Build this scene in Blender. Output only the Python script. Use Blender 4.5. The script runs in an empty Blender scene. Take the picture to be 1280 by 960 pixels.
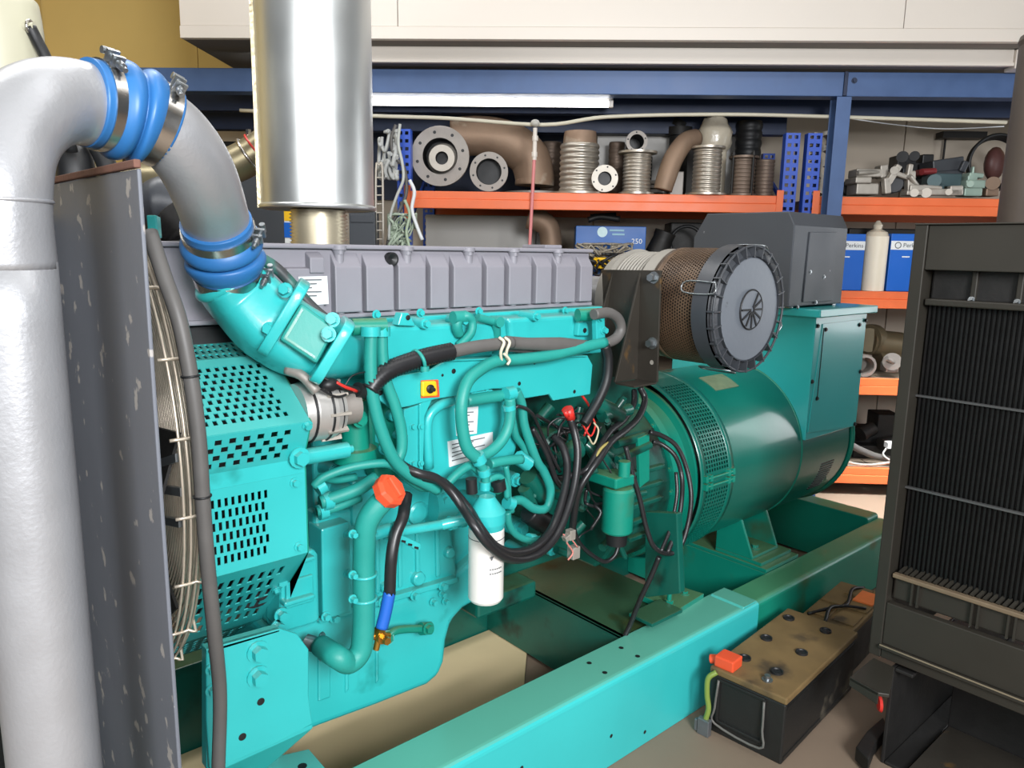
import bpy, math, random
from mathutils import Vector, Matrix
random.seed(7)
SC = bpy.context.scene
COL = SC.collection
PI = math.pi

# ---------------------------------------------------------------- camera, world, lights, exposure
FPX, CAMH = 939.64, 1.65
YAW, PITCH, ROLL = (math.radians(a) for a in (48.927, 10.185, -0.9945))
_f = Vector((math.cos(YAW)*math.cos(PITCH), math.sin(YAW)*math.cos(PITCH), -math.sin(PITCH)))
_r = Vector((math.sin(YAW), -math.cos(YAW), 0)); _d = _f.cross(_r)
CR = math.cos(ROLL)*_r + math.sin(ROLL)*_d
CD = -math.sin(ROLL)*_r + math.cos(ROLL)*_d
CF = _f
CP = Vector((0, 0, CAMH))
cam = bpy.data.cameras.new('camera'); camo = bpy.data.objects.new('camera', cam); COL.objects.link(camo)
cam.sensor_width = 36; cam.lens = FPX/1280*36; cam.clip_start = .02
camo.matrix_world = Matrix(((CR.x, -CD.x, -CF.x, 0), (CR.y, -CD.y, -CF.y, 0), (CR.z, -CD.z, -CF.z, CAMH), (0, 0, 0, 1)))
SC.camera = camo
SC.view_settings.view_transform = 'Standard'; SC.view_settings.look = 'None'
SC.view_settings.gamma = 1; SC.view_settings.use_curve_mapping = False
SC.view_settings.exposure = 0.46

# the storeroom racks and back wall stand at an angle to the generator: w runs along them, d away from the camera
TW = math.radians(-43.7)
WV = Vector((math.cos(TW), math.sin(TW), 0)); NV = Vector((-math.sin(TW), math.cos(TW), 0)); UP = Vector((0, 0, 1))
def wd(w, d, z): return WV*w + NV*d + UP*z

wo = bpy.data.worlds.new('world'); SC.world = wo; wo.use_nodes = True
wo.node_tree.nodes['Background'].inputs[0].default_value = (.80, .90, 1.0, 1)
wo.node_tree.nodes['Background'].inputs[1].default_value = 0.06

def area(name, loc, aim, sx, sy, power, color=(1, 1, 1)):
    l = bpy.data.lights.new(name, 'AREA'); l.shape = 'RECTANGLE'; l.size = sx; l.size_y = sy; l.energy = power; l.color = color
    o = bpy.data.objects.new(name, l); COL.objects.link(o); o.location = loc
    o.rotation_euler = (Vector(aim)-Vector(loc)).to_track_quat('-Z', 'Y').to_euler()
    return o
area('door_daylight', (-2.3, -.9, 2.5), (.9, 1.7, .8), 1.8, 1.8, 66, (.98, .99, 1))
area('window_daylight', (-.2, -2.5, 2.7), (1.2, 1.7, .8), 1.5, 1.3, 225, (.97, .98, 1))
area('side_window_daylight', (6.4, -.1, 1.75), (3.3, 1.8, 1.0), .9, 1.6, 20, (.95, .98, 1))
area('ceiling_light_left', wd(-1.6, 2.6, 4.0), wd(-1.6, 2.6, 0), 2.5, .5, 42)
area('ceiling_light_front', wd(1.0, 1.6, 4.0), wd(1.0, 3.0, .5), 3.0, .6, 16)
area('aisle_light', wd(2.3, 4.3, 2.55), wd(2.35, 4.75, 0), .8, .3, 15).data.spread = math.radians(45)

# ---------------------------------------------------------------- measuring helpers: a sight line met with a real plane
def ray(x, y): return CR*((x-640)/FPX)+CD*((y-480)/FPX)+CF
def aY(x, y, Y): d = ray(x, y); return CP+d*(Y/d.y)
def aX(x, y, X): d = ray(x, y); return CP+d*(X/d.x)
def aZ(x, y, Z): d = ray(x, y); return CP+d*((Z-CAMH)/d.z)
def aT(x, y, t): return CP+ray(x, y)*t
def aD(x, y, D): d = ray(x, y); return CP+d*(D/d.dot(NV))

# ---------------------------------------------------------------- mesh builder
def frame(ax, hint=None):
    ax = Vector(ax).normalized()
    h = Vector(hint) if hint is not None else (Vector((0, 0, 1)) if abs(ax.z) < .9 else Vector((1, 0, 0)))
    u = h-ax*h.dot(ax); u.normalize(); v = ax.cross(u)
    return ax, u, v
def smooth_path(P, sub=5):
    P = [Vector(p) for p in P]
    if len(P) < 3: return P
    Q = [P[0]*2-P[1]]+P+[P[-1]*2-P[-2]]; out = []
    for i in range(1, len(Q)-2):
        a, b, c, d = Q[i-1:i+3]
        for k in range(sub):
            t = k/sub
            out.append(.5*((2*b)+(c-a)*t+(2*a-5*b+4*c-d)*t*t+(3*b-a-3*c+d)*t**3))
    out.append(P[-1]); return out
class MB:
    def __init__(s): s.v = []; s.f = []; s.sm = []; s.cuts = [0]
    def cut(s): s.cuts.append(len(s.f)); return s
    def add(s, vs, fs, sm=False):
        n = len(s.v); s.v += [Vector(p) for p in vs]
        for f in fs: s.f.append(tuple(i+n for i in f)); s.sm.append(sm)
        return s
    def obox(s, c, u, v, w):           # centre and three half vectors
        c, u, v, w = map(Vector, (c, u, v, w))
        vs = [c+u*a+v*b+w*e for e in (-1, 1) for b in (-1, 1) for a in (-1, 1)]
        fs = [(0, 2, 3, 1), (4, 5, 7, 6), (0, 1, 5, 4), (2, 6, 7, 3), (0, 4, 6, 2), (1, 3, 7, 5)]
        if u.cross(v).dot(w) < 0: fs = [f[::-1] for f in fs]
        return s.add(vs, fs)
    def box(s, x0, x1, y0, y1, z0, z1):
        return s.obox(((x0+x1)/2, (y0+y1)/2, (z0+z1)/2), ((x1-x0)/2, 0, 0), (0, (y1-y0)/2, 0), (0, 0, (z1-z0)/2))
    def wbox(s, w0, w1, d0, d1, z0, z1):
        return s.obox(wd((w0+w1)/2, (d0+d1)/2, (z0+z1)/2), WV*(w1-w0)/2, NV*(d1-d0)/2, UP*(z1-z0)/2)
    def bar(s, a, b, w, h, hint=None):
        a, b = Vector(a), Vector(b); ax, u, v = frame(b-a, hint)
        return s.obox((a+b)/2, (b-a)/2, u*h/2, v*w/2)
    def prism(s, poly, vec):
        poly = [Vector(p) for p in poly]; vec = Vector(vec); n = len(poly)
        nrm = Vector((0, 0, 0))
        for i in range(n): nrm += poly[i].cross(poly[(i+1) % n])
        if nrm.dot(vec) > 0: poly = poly[::-1]
        vs = poly+[p+vec for p in poly]
        fs = [tuple(range(n)), tuple(range(2*n-1, n-1, -1))]+[(i+1 if i < n-1 else 0, i, n+i, n+(i+1) % n)[::1] for i in range(n)]
        return s.add(vs, fs)
    def loft(s, rings, cap=(True, True), sm=True, closed=True):
        n = len(rings[0]); vs = [p for r in rings for p in r]; fs = []
        for i in range(len(rings)-1):
            for j in range(n if closed else n-1):
                k = (j+1) % n; fs.append((i*n+j, i*n+k, (i+1)*n+k, (i+1)*n+j))
        s.add(vs, fs, sm); b = len(s.v)-len(vs)
        if cap[0]: s.f.append(tuple(b+j for j in range(n-1, -1, -1))); s.sm.append(False)
        if cap[1]: s.f.append(tuple(b+(len(rings)-1)*n+j for j in range(n))); s.sm.append(False)
        return s
    def lathe(s, o, ax, prof, n=28, cap=True, sm=True, a0=0, a1=2*PI, hint=None):
        o = Vector(o); ax, u, v = frame(ax, hint); full = abs(a1-a0-2*PI) < 1e-6
        m = n if full else n+1
        for (p, q) in zip(prof[:-1], prof[1:]):     # every band has its own vertices, so profile corners stay crisp
            s.loft([[o+ax*t+(u*math.cos(a0+(a1-a0)*k/n)+v*math.sin(a0+(a1-a0)*k/n))*r for k in range(m)] for t, r in (p, q)], (False, False), sm, full)
        if cap:
            for i, e in ((0, 1), (-1, 0)):
                t, r = prof[i]
                if r > 1e-5:
                    ring = [o+ax*t+(u*math.cos(2*PI*k/n)+v*math.sin(2*PI*k/n))*r for k in range(n)]
                    s.add(ring, [tuple(range(n))[::-1] if e else tuple(range(n))])
        return s
    def cyl(s, a, b, r, r1=None, n=20):
        a, b = Vector(a), Vector(b)
        return s.lathe(a, b-a, [(0, r), ((b-a).length, r if r1 is None else r1)], n)
    def ringdisc(s, o, ax, r0, r1, h, n=36):   # washer-shaped flange
        return s.lathe(o, ax, [(0, r0), (0, r1), (h, r1), (h, r0), (0, r0)], n, False)
    def tube(s, P, r, n=10, sub=5, cap=True, sq=None, hint=None, raw=False):
        P = [Vector(p) for p in P] if raw else smooth_path(P, sub)
        rr = r if hasattr(r, '__len__') else None
        t0 = (P[1]-P[0]).normalized(); _, u, v = frame(t0, hint); rings = []
        for i, p in enumerate(P):
            t = (P[min(i+1, len(P)-1)]-P[max(i-1, 0)]).normalized()
            u = (u-t*u.dot(t)).normalized(); v = t.cross(u)
            if rr: q = i/(len(P)-1)*(len(rr)-1); k = min(int(q), len(rr)-2); R = rr[k]*(1-(q-k))+rr[k+1]*(q-k)
            else: R = r
            ring = []
            for j in range(n):
                a = 2*PI*j/n; c, e = math.cos(a), math.sin(a)
                if sq: c = math.copysign(abs(c)**sq[0], c)*sq[1]; e = math.copysign(abs(e)**sq[0], e)*sq[2]
                ring.append(p+(u*c+v*e)*R)
            rings.append(ring)
        return s.loft(rings, (cap, cap))
    def corr(s, P, r, pitch, amp, n=10):       # corrugated hose
        P = smooth_path(P, 24); L = 0; rad = [r]
        Q = [P[0]]; acc = 0
        for a, b in zip(P[:-1], P[1:]):
            seg = (b-a).length; x = 0
            while acc+seg-x >= pitch/2:
                x += pitch/2-acc; acc = 0; Q.append(a+(b-a)*(x/seg if seg else 0))
            acc += seg-x
        if len(Q) < 3: return s
        return s.tube(Q, [r+(amp if i % 2 else -amp) for i in range(len(Q))], n, raw=True)
    def torus(s, c, ax, R, r, n=40, m=8, a0=0, a1=2*PI, hint=None):
        c = Vector(c); ax, u, v = frame(ax, hint); full = abs(a1-a0-2*PI) < 1e-6
        P = [c+(u*math.cos(a0+(a1-a0)*k/n)+v*math.sin(a0+(a1-a0)*k/n))*R for k in range(n+1)]
        return s.tube(P, r, m, raw=True, cap=not full)
    def bolt(s, p, ax, r=.011, h=.009):
        p = Vector(p); ax = Vector(ax).normalized()
        s.lathe(p, ax, [(0, r*1.5), (h*.25, r*1.5), (h*.25, 0)], 14)
        return s.lathe(p+ax*h*.25, ax, [(0, r), (h, r), (h, 0)], 6, True, False)
    def ball(s, c, r, n=12, m=8, sc=(1, 1, 1), jit=0):
        c = Vector(c); rings = []
        for i in range(m+1):
            a = PI*i/m; rings.append([c+Vector((math.sin(a)*math.cos(2*PI*j/n)*sc[0], math.sin(a)*math.sin(2*PI*j/n)*sc[1], -math.cos(a)*sc[2]))*r*(1+random.uniform(-jit, jit)) for j in range(n)])
        return s.loft(rings, (False, False))
    def perf(s, fn, nu, nv, mu=.2, mv=.2, stag=True, skip=None):   # sheet with a brick grid of slots; fn(u,v)
        for j in range(nv):
            off = .5 if (stag and j % 2) else 0
            for i in range(-1 if off else 0, nu):
                u0, u1 = max(0, (i+off)/nu), min(1, (i+1+off)/nu); v0, v1 = j/nv, (j+1)/nv
                if u1-u0 < 1e-6: continue
                du, dv = mu/nu, mv/nv
                A = [(u0, v0), (u1, v0), (u1, v1), (u0, v1)]
                if u1-u0 < 2.2*du or (skip and skip((u0+u1)/2, (v0+v1)/2)):
                    s.add([fn(*q) for q in A], [(0, 1, 2, 3)]); continue
                B = [(u0+du, v0+dv), (u1-du, v0+dv), (u1-du, v1-dv), (u0+du, v1-dv)]
                s.add([fn(*q) for q in A+B], [(k, (k+1) % 4, 4+(k+1) % 4, 4+k) for k in range(4)])
        return s
    def build(s, name, mat, parent=None, bevel=0, solid=0, label=None, segs=2):
        me = bpy.data.meshes.new(name); L = Vector(parent.get('_o', (0, 0, 0))) if parent else Vector((0, 0, 0))
        if parent is None and s.v:
            xs = [p.x for p in s.v]; ys = [p.y for p in s.v]; zs = [p.z for p in s.v]
            L = Vector(((min(xs)+max(xs))/2, (min(ys)+max(ys))/2, min(zs)))
        me.from_pydata([tuple(p-L) for p in s.v], [], s.f)
        me.polygons.foreach_set('use_smooth', s.sm); me.materials.append(mat); me.update()
        o = bpy.data.objects.new(name, me); COL.objects.link(o); o['_o'] = tuple(L)
        if parent: o.parent = parent
        else: o.location = L
        if solid: m = o.modifiers.new('thick', 'SOLIDIFY'); m.thickness = solid; m.offset = 0
        if bevel: m = o.modifiers.new('bevel', 'BEVEL'); m.width = bevel; m.segments = segs; m.limit_method = 'ANGLE'; m.angle_limit = math.radians(35); m.harden_normals = False
        if label: o['label'] = label
        return o
def builds(mb, name, mat, parent, **kw):      # one object for every piece between cuts
    out = []; C = mb.cuts+[len(mb.f)]
    for a, b in zip(C[:-1], C[1:]):
        if b <= a: continue
        q = MB(); mp = {}
        for f, sm in zip(mb.f[a:b], mb.sm[a:b]):
            q.f.append(tuple(mp.setdefault(i, len(mp)) for i in f)); q.sm.append(sm)
        q.v = [mb.v[i] for i in mp]
        out.append(q.build(name, mat, parent, **kw))
    return out
MB.builds = builds
def tag(o, label, cat, group=None):
    o['label'] = label; o['category'] = cat
    if group: o['group'] = group
    return o
def thing(name, loc, label, cat, group=None):
    o = bpy.data.objects.new(name, None); COL.objects.link(o); o.location = loc; o['_o'] = tuple(loc); o.empty_display_size = .1
    return tag(o, label, cat, group)
def struct(o): o['kind'] = 'structure'; return o

# ---------------------------------------------------------------- materials
def lin(c): return tuple((x/255/12.92 if x/255 <= .04045 else ((x/255+.055)/1.055)**2.4) for x in c)
def mat(name, rgb, rough=.5, metal=0, var=.12, vscale=6, bump=0, bscale=60, spot=None, dust=None, coat=0, emit=0, trans=0, alpha=1):
    m = bpy.data.materials.new(name); m.use_nodes = True; nt = m.node_tree; N = nt.nodes; Lk = nt.links
    b = N['Principled BSDF']; c = lin(rgb); tc = N.new('ShaderNodeTexCoord')
    b.inputs['Metallic'].default_value = metal; b.inputs['Coat Weight'].default_value = coat; b.inputs['Coat Roughness'].default_value = .12
    no = N.new('ShaderNodeTexNoise'); no.inputs['Scale'].default_value = vscale; no.inputs['Detail'].default_value = 6
    Lk.new(tc.outputs['Object'], no.inputs['Vector'])
    mx = N.new('ShaderNodeMix'); mx.data_type = 'RGBA'; Lk.new(no.outputs['Fac'], mx.inputs['Factor'])
    mx.inputs['A'].default_value = (*[x*(1-var) for x in c], 1); mx.inputs['B'].default_value = (*[min(1, x*(1+var)) for x in c], 1)
    out = mx.outputs['Result']
    if spot:                                   # chips, rust or stains with a shape of their own: colour, scale, threshold, softness
        n2 = N.new('ShaderNodeTexNoise'); n2.inputs['Scale'].default_value = spot[1]; n2.inputs['Detail'].default_value = 4; Lk.new(tc.outputs['Object'], n2.inputs['Vector'])
        rp = N.new('ShaderNodeMapRange'); rp.inputs['From Min'].default_value = spot[2]; rp.inputs['From Max'].default_value = spot[2]+spot[3]; Lk.new(n2.outputs['Fac'], rp.inputs['Value'])
        m2 = N.new('ShaderNodeMix'); m2.data_type = 'RGBA'; Lk.new(rp.outputs['Result'], m2.inputs['Factor']); Lk.new(out, m2.inputs['A']); m2.inputs['B'].default_value = (*lin(spot[0]), 1); out = m2.outputs['Result']
    if dust:                                   # settled dust on upward faces: colour, amount
        g = N.new('ShaderNodeNewGeometry'); sx = N.new('ShaderNodeSeparateXYZ'); Lk.new(g.outputs['Normal'], sx.inputs[0])
        mr = N.new('ShaderNodeMapRange'); mr.inputs['From Min'].default_value = .55; mr.inputs['From Max'].default_value = 1; mr.inputs['To Max'].default_value = dust[1]; Lk.new(sx.outputs['Z'], mr.inputs['Value'])
        m3 = N.new('ShaderNodeMix'); m3.data_type = 'RGBA'; Lk.new(mr.outputs['Result'], m3.inputs['Factor']); Lk.new(out, m3.inputs['A']); m3.inputs['B'].default_value = (*lin(dust[0]), 1); out = m3.outputs['Result']
    Lk.new(out, b.inputs['Base Color'])
    rr = N.new('ShaderNodeMapRange'); rr.inputs['To Min'].default_value = max(.03, rough-.1); rr.inputs['To Max'].default_value = min(1, rough+.1); Lk.new(no.outputs['Fac'], rr.inputs['Value']); Lk.new(rr.outputs['Result'], b.inputs['Roughness'])
    if bump:
        n3 = N.new('ShaderNodeTexNoise'); n3.inputs['Scale'].default_value = bscale; n3.inputs['Detail'].default_value = 3; Lk.new(tc.outputs['Object'], n3.inputs['Vector'])
        bp = N.new('ShaderNodeBump'); bp.inputs['Strength'].default_value = bump; bp.inputs['Distance'].default_value = .004; Lk.new(n3.outputs['Fac'], bp.inputs['Height']); Lk.new(bp.outputs['Normal'], b.inputs['Normal'])
    if emit: b.inputs['Emission Color'].default_value = (*c, 1); b.inputs['Emission Strength'].default_value = emit
    if trans: b.inputs['Transmission Weight'].default_value = trans
    return m
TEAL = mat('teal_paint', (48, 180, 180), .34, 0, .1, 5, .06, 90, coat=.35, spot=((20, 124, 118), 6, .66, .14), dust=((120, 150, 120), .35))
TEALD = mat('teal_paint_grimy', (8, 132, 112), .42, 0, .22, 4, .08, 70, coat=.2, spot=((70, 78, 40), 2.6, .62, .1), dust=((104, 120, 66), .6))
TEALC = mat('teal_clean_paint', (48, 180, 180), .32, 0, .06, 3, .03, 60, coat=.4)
RAILG = mat('dusty_shaded_skid_paint', (22, 142, 118), .42, 0, .2, 4, .08, 60, coat=.2, spot=((70, 88, 40), 3, .6, .12), dust=((86, 138, 92), .66))  # far rail: olive dust, with the shade on it put into the colour
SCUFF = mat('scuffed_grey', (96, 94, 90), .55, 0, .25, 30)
TEALO = mat('oily_shaded_teal', (10, 88, 76), .36, 0, .3, 7, .1, 60, coat=.25, spot=((18, 26, 22), 5, .55, .12), dust=((84, 100, 56), .45))  # part oily grime, part shade of the recesses and frame put into the colour
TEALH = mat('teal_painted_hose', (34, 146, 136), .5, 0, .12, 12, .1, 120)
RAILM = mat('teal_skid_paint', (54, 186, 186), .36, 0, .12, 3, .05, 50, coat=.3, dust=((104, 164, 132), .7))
BARM = mat('alternator_paint', (4, 104, 90), .33, 0, .12, 3, .05, 40, coat=.4, spot=((84, 98, 60), 2.2, .66, .12))
STEEL = mat('bolt_steel', (150, 155, 158), .35, .9, .15, 30)
GALV = mat('galvanised_sheet', (214, 217, 216), .36, .9, .07, 5, .05, 14)
ALU = mat('silver_painted_pipe', (172, 173, 176), .4, .5, .06, 14, .14, 140)
CLAMP = mat('clamp_steel', (200, 196, 190), .24, 1, .1, 20)
BLUEH = mat('blue_silicone', (46, 108, 168), .42, 0, .08, 10)
GREYC = mat('grey_cast_plastic', (138, 136, 144), .5, 0, .07, 8, .1, 120)
BLK = mat('black_rubber', (26, 27, 29), .48, 0, .2, 20)
BLK2 = mat('black_plastic', (58, 61, 66), .42, 0, .15, 12, .06, 200)
CABLE = mat('black_cable', (34, 34, 36), .36, 0, .15, 20)
DGREY = mat('dark_grey_steel', (66, 70, 76), .5, .1, .08, 5, .08, 160, spot=((130, 132, 136), 22, .74, .02))
DKP = mat('radiator_side_paint', (104, 108, 116), .55, .1, .08, 5, .05, 120, spot=((160, 156, 152), 20, .645, .03))
BRUST = mat('brown_black_sheet', (62, 58, 52), .42, .35, .3, 6, .08, 80, spot=((110, 84, 50), 9, .66, .08))
RUST = mat('rusty_edge', (112, 78, 66), .8, .1, .3, 30, .2, 120)
WIRE = mat('galvanised_wire', (206, 194, 176), .35, .5, .2, 30)
GREYH = mat('grey_rubber_hose', (92, 90, 88), .5, 0, .15, 20)
WHITE = mat('white_paint', (222, 214, 204), .4, 0, .03, 3)
WHITEF = mat('white_filter_paint', (226, 224, 218), .3, 0, .03, 8, coat=.3)
LABEL = mat('paper_label', (226, 230, 232), .5, 0, .04, 20)
GREYT = mat('grey_print', (96, 100, 104), .6)
ORANGE = mat('rack_orange', (232, 112, 62), .45, 0, .1, 8, .03, 60)
RACKB = mat('rack_blue', (42, 84, 190), .42, 0, .15, 9, spot=((150, 140, 120), 30, .72, .05))
BEAMB = mat('steel_frame_blue', (72, 98, 142), .45, .1, .2, 8, .05, 50)
BEAMD = mat('steel_frame_dark_blue', (30, 44, 72), .5, .1, .2, 8)
CAPO = mat('orange_cap', (226, 84, 48), .45, 0, .12, 20)
REDC = mat('red_plastic', (206, 48, 40), .4, 0, .1, 20)
YEL = mat('yellow_plastic', (240, 190, 30), .45, 0, .1, 20)
BRASS = mat('brass', (196, 150, 70), .3, .9, .15, 30)
CAST = mat('cast_steel_grey', (150, 144, 138), .55, .45, .22, 14, .15, 70, spot=((110, 92, 76), 8, .62, .1))
CASTL = mat('bright_cast_alloy', (182, 176, 166), .5, .5, .22, 16, .15, 70)
CASTR = mat('brown_heat_stained_steel', (146, 122, 102), .6, .4, .25, 8, .15, 60, spot=((190, 178, 160), 6, .6, .12))
BELL = mat('bellows_steel', (186, 178, 166), .38, .75, .15, 12)
BELLD = mat('bellows_rusted', (120, 104, 92), .5, .5, .25, 14)
DARKI = mat('dark_iron', (36, 35, 34), .55, .3, .3, 14, .2, 60)
BATT = mat('battery_case', (28, 28, 27), .5, 0, .3, 8, .12, 90, spot=((120, 112, 96), 5, .62, .16))
BATTT = mat('battery_dirty_top', (116, 94, 58), .75, 0, .4, 9, .2, 60, spot=((40, 36, 30), 5.5, .52, .14))
PUNIT = mat('dark_brown_black_frame', (46, 43, 37), .5, .15, .12, 5, .04, 80)
CORE = mat('radiator_core_black', (10, 10, 10), .5, .2, .2, 30)
YG = mat('yellow_green_cable', (120, 140, 62), .45, 0, .15, 20)
BOXB = mat('blue_carton', (20, 98, 196), .4, 0, .06, 6)
PLASTW = mat('crinkled_clear_wrap', (206, 196, 176), .25, 0, .2, 12, .7, 30, coat=.4)
TANW = mat('tan_wall_plaster', (222, 194, 122), .85, 0, .07, 2.2, .15, 30)
WALLM = mat('back_wall_plaster', (198, 186, 170), .85, 0, .07, 1.5, .1, 30)
FLOORM = mat('concrete_floor', (126, 110, 94), .6, 0, .18, 2.4, .1, 40, spot=((92, 78, 62), 1.4, .56, .16))
PLY = mat('plywood_sheet', (206, 188, 148), .6, 0, .12, 3, .08, 30, spot=((140, 104, 64), 1.7, .6, .14))
CEIL = mat('ceiling_paint', (206, 206, 202), .8)
SOFF = mat('soffit_grey', (112, 108, 104), .7, 0, .08, 4)
TUBE = mat('lamp_tube', (255, 255, 255), .4, 0, 0, 1, emit=6)
HONEY = mat('white_translucent_tank', (190, 187, 164), .35, 0, .04, 6)
CARDG = mat('grey_sheet_panel', (176, 174, 170), .5, .1, .06, 3)
GOLDP = mat('dull_metal_pipe', (150, 140, 112), .36, .7, .12, 8)

def text(s, p, ax, up, size, m, parent=None, name='lettering', depth=.0004):
    cu = bpy.data.curves.new(name, 'FONT'); cu.body = s; cu.size = size; cu.align_x = 'CENTER'; cu.align_y = 'CENTER'; cu.extrude = depth; cu.resolution_u = 2
    t = bpy.data.objects.new('tmp', cu); me = bpy.data.meshes.new_from_object(t); bpy.data.objects.remove(t)
    ax = Vector(ax).normalized(); up = Vector(up).normalized(); n = ax.cross(up)
    M = Matrix(((ax.x, up.x, n.x, p[0]), (ax.y, up.y, n.y, p[1]), (ax.z, up.z, n.z, p[2]), (0, 0, 0, 1)))
    me.transform(M); L = Vector(parent['_o']); me.transform(Matrix.Translation(-L)); me.materials.clear(); me.materials.append(m)
    o = bpy.data.objects.new(name, me); COL.objects.link(o); o.parent = parent; o['_o'] = tuple(L); return o

# ================================================================ SETTING
struct(MB().wbox(-5, 6, -3.0, 6.45, -.05, 0).build('floor', FLOORM))
struct(MB().wbox(-5, -2.92, 6.4, 6.5, 0, 4.3).wbox(-2.915, 6, 6.4, 6.5, 0, 4.3).build('wall_back', TANW, bevel=.002))
struct(MB().wbox(-4.25, -4.2, 2.2, 6.39, 0, 4.3).build('wall_left', TANW))
struct(MB().wbox(-5, 6, -.3, 6.5, 4.3, 4.4).build('ceiling', CEIL))
# lower back wall behind the racks is lined with pale boards
liner = MB()
for k in range(6): liner.wbox(-3.3+k*1.22, -3.3+k*1.22+1.212, 6.36, 6.398, .02, 2.72)
struct(liner.build('wall_back_lining', WALLM, bevel=.003))
# mezzanine: white panelled front, grey soffit
D0 = 4.72
zf = aD(700, 50, D0).z
wl = WV.dot(aD(226, 50, D0))
mz = MB()
seams = [wl] + [WV.dot(aD(x, 20, D0)) for x in (497, 1131)] + [3.6]
for a, b in zip(seams[:-1], seams[1:]): mz.wbox(a+.002, b-.002, D0, D0+.03, zf+.072, 3.9)
struct(mz.build('mezzanine_front', WHITE, bevel=.002))
struct(MB().wbox(wl, 3.6, D0-.008, D0+.035, zf, zf+.07).build('trim_mezzanine_edge', WHITE, bevel=.003))
struct(MB().wbox(wl, 3.6, D0+.035, 5.62, zf+.002, zf+.05).build('mezzanine_soffit', SOFF))
struct(MB().wbox(wl, wl+.03, D0+.036, 5.62, zf+.051, 3.9).build('mezzanine_side', WHITE))
wl2 = WV.dot(aD(420, 66, 4.88))
zb = aD(760, 80, 4.88).z
wr = WV.dot(aD(1268, 66, 4.88))
struct(MB().wbox(wl2, wr, 4.88, 4.9, zb, zf+.001).wbox(wl2, wr, 4.865, 4.88, zb, zb+.02).build('trim_mezzanine_lower_band', WHITE, bevel=.002))
struct(MB().wbox(wl2, wr, 4.9, 5.0, zb+.004, zb+.02).build('mezzanine_lower_soffit', SOFF))
# white corner post at the far right edge
struct(MB().wbox(wr+.002, wr+.1, 4.86, 4.97, zf-.11, zf-.002).build('mezzanine_corner', WHITE, bevel=.004))

ZREAR = 2.03
# blue steel frame under the mezzanine
t = thing('steel_portal', wd(1.8, 5.13, 0), 'blue steel beam and post frame carrying the white mezzanine', 'steel frame')
FD = 4.99; zt, zbm = aD(760, 88, FD).z, aD(760, 118, FD).z
def ibeam(mb, w0, w1, d, z0, z1, fw=.1, tf=.012):
    mb.wbox(w0, w1, d, d+fw, z1-tf, z1); mb.wbox(w0, w1, d, d+fw, z0, z0+tf); mb.wbox(w0, w1, d+fw*.45, d+fw*.55, z0+tf, z1-tf)
wp = WV.dot(aD(1056, 118, FD))
m = MB(); m.wbox(-3.3, wp-.012, FD, FD+.12, zbm, zt); m.build('beam', BEAMB, t, .004)
m = MB(); m.wbox(wp+.012, 3.5, FD, FD+.12, zbm, zt); m.build('beam', BEAMB, t, .004)
m = MB(); m.wbox(-3.3, 3.5, 5.42, 5.5, 2.57, 2.76); struct(m.build('trim_rear_beam', BEAMD, None, .004))
m = MB(); m.wbox(-3.3, wp-.1, 5.8, 5.9, 2.5, 2.66); struct(m.build('trim_rear_beam', BEAMD, None, .004))
m = MB(); m.wbox(wp-.045, wp+.045, FD, FD+.008, 0, zbm-.001); m.wbox(wp-.045, wp+.045, FD+.11, FD+.118, 0, zbm-.001); m.wbox(wp-.005, wp+.005, FD+.008, FD+.11, 0, zbm-.001)
m.build('post', BEAMB, t, .002)
m = MB(); m.wbox(wp-.011, wp+.011, FD-.005, FD+.12, zbm+.003, zt+.003); m.cut(); m.bolt(wd(wp+.05, FD, zt-.05), -NV, .012, .01); m.build('splice_plate', BEAMD, t, .002)
struct(MB().wbox(-1.6, 1.5, 6.31, 6.34, ZREAR, 2.62).build('trim_rear_panel', BEAMD))
# lamp
t = thing('fluorescent_lamp', wd(-.4, 5.19, 2.6), 'long lit fluorescent lamp fixed under the blue beam', 'lamp')
wa, wb = WV.dot(aD(330, 125, 5.23)), WV.dot(aD(766, 125, 5.23))
MB().wbox(wa, wb, 5.205, 5.28, 2.585, 2.642).build('housing', WHITE, t, .004)
MB().cyl(wd(wa+.03, 5.19, 2.592), wd(wb-.03, 5.19, 2.592), .019).build('lamp_tube', TUBE, t)
m = MB(); m.wbox(wb-.03, wb, 5.17, 5.204, 2.57, 2.615); m.cut().wbox(wa, wa+.03, 5.17, 5.204, 2.57, 2.615); m.builds('end_cap', WHITE, t, bevel=.003)
# conduit along the racks with clips
m = MB(); P = [aD(x, y, 5.122) for x, y in ((300, 138), (470, 145), (560, 148), (680, 156), (760, 146), (900, 143), (1040, 146), (1258, 153))]
m.tube(P, .012, 10, 6); o = m.build('conduit_pipe', mat('conduit_cream', (206, 200, 180), .45)); tag(o, 'cream plastic conduit running along under the blue beam', 'pipe')
t = thing('fire_sprinkler_pipe', aD(668, 152, 5.096), 'thin pipe dropping from the conduit, white on top and pinkish red below', 'pipe')
m = MB(); m.cyl(aD(668, 196, 5.096), aD(661, 330, 5.096), .011); m.build('red_tube', mat('faded_pink_paint', (214, 130, 130), .45), t, label='faded pinkish red lower tube')
m = MB(); m.cyl(aD(669, 160, 5.096), aD(668, 200, 5.096), .014); m.cyl(aD(669, 170, 5.096), aD(669, 176, 5.096), .02); m.cyl(aD(668, 190, 5.096), aD(668, 196, 5.096), .019); m.build('white_tube', WHITE, t)
m = MB(); m.ball(aD(669, 154, 5.096), .03, sc=(1, 1, .8)); m.build('joint', mat('joint_grey', (186, 184, 176), .5), t)

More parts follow.
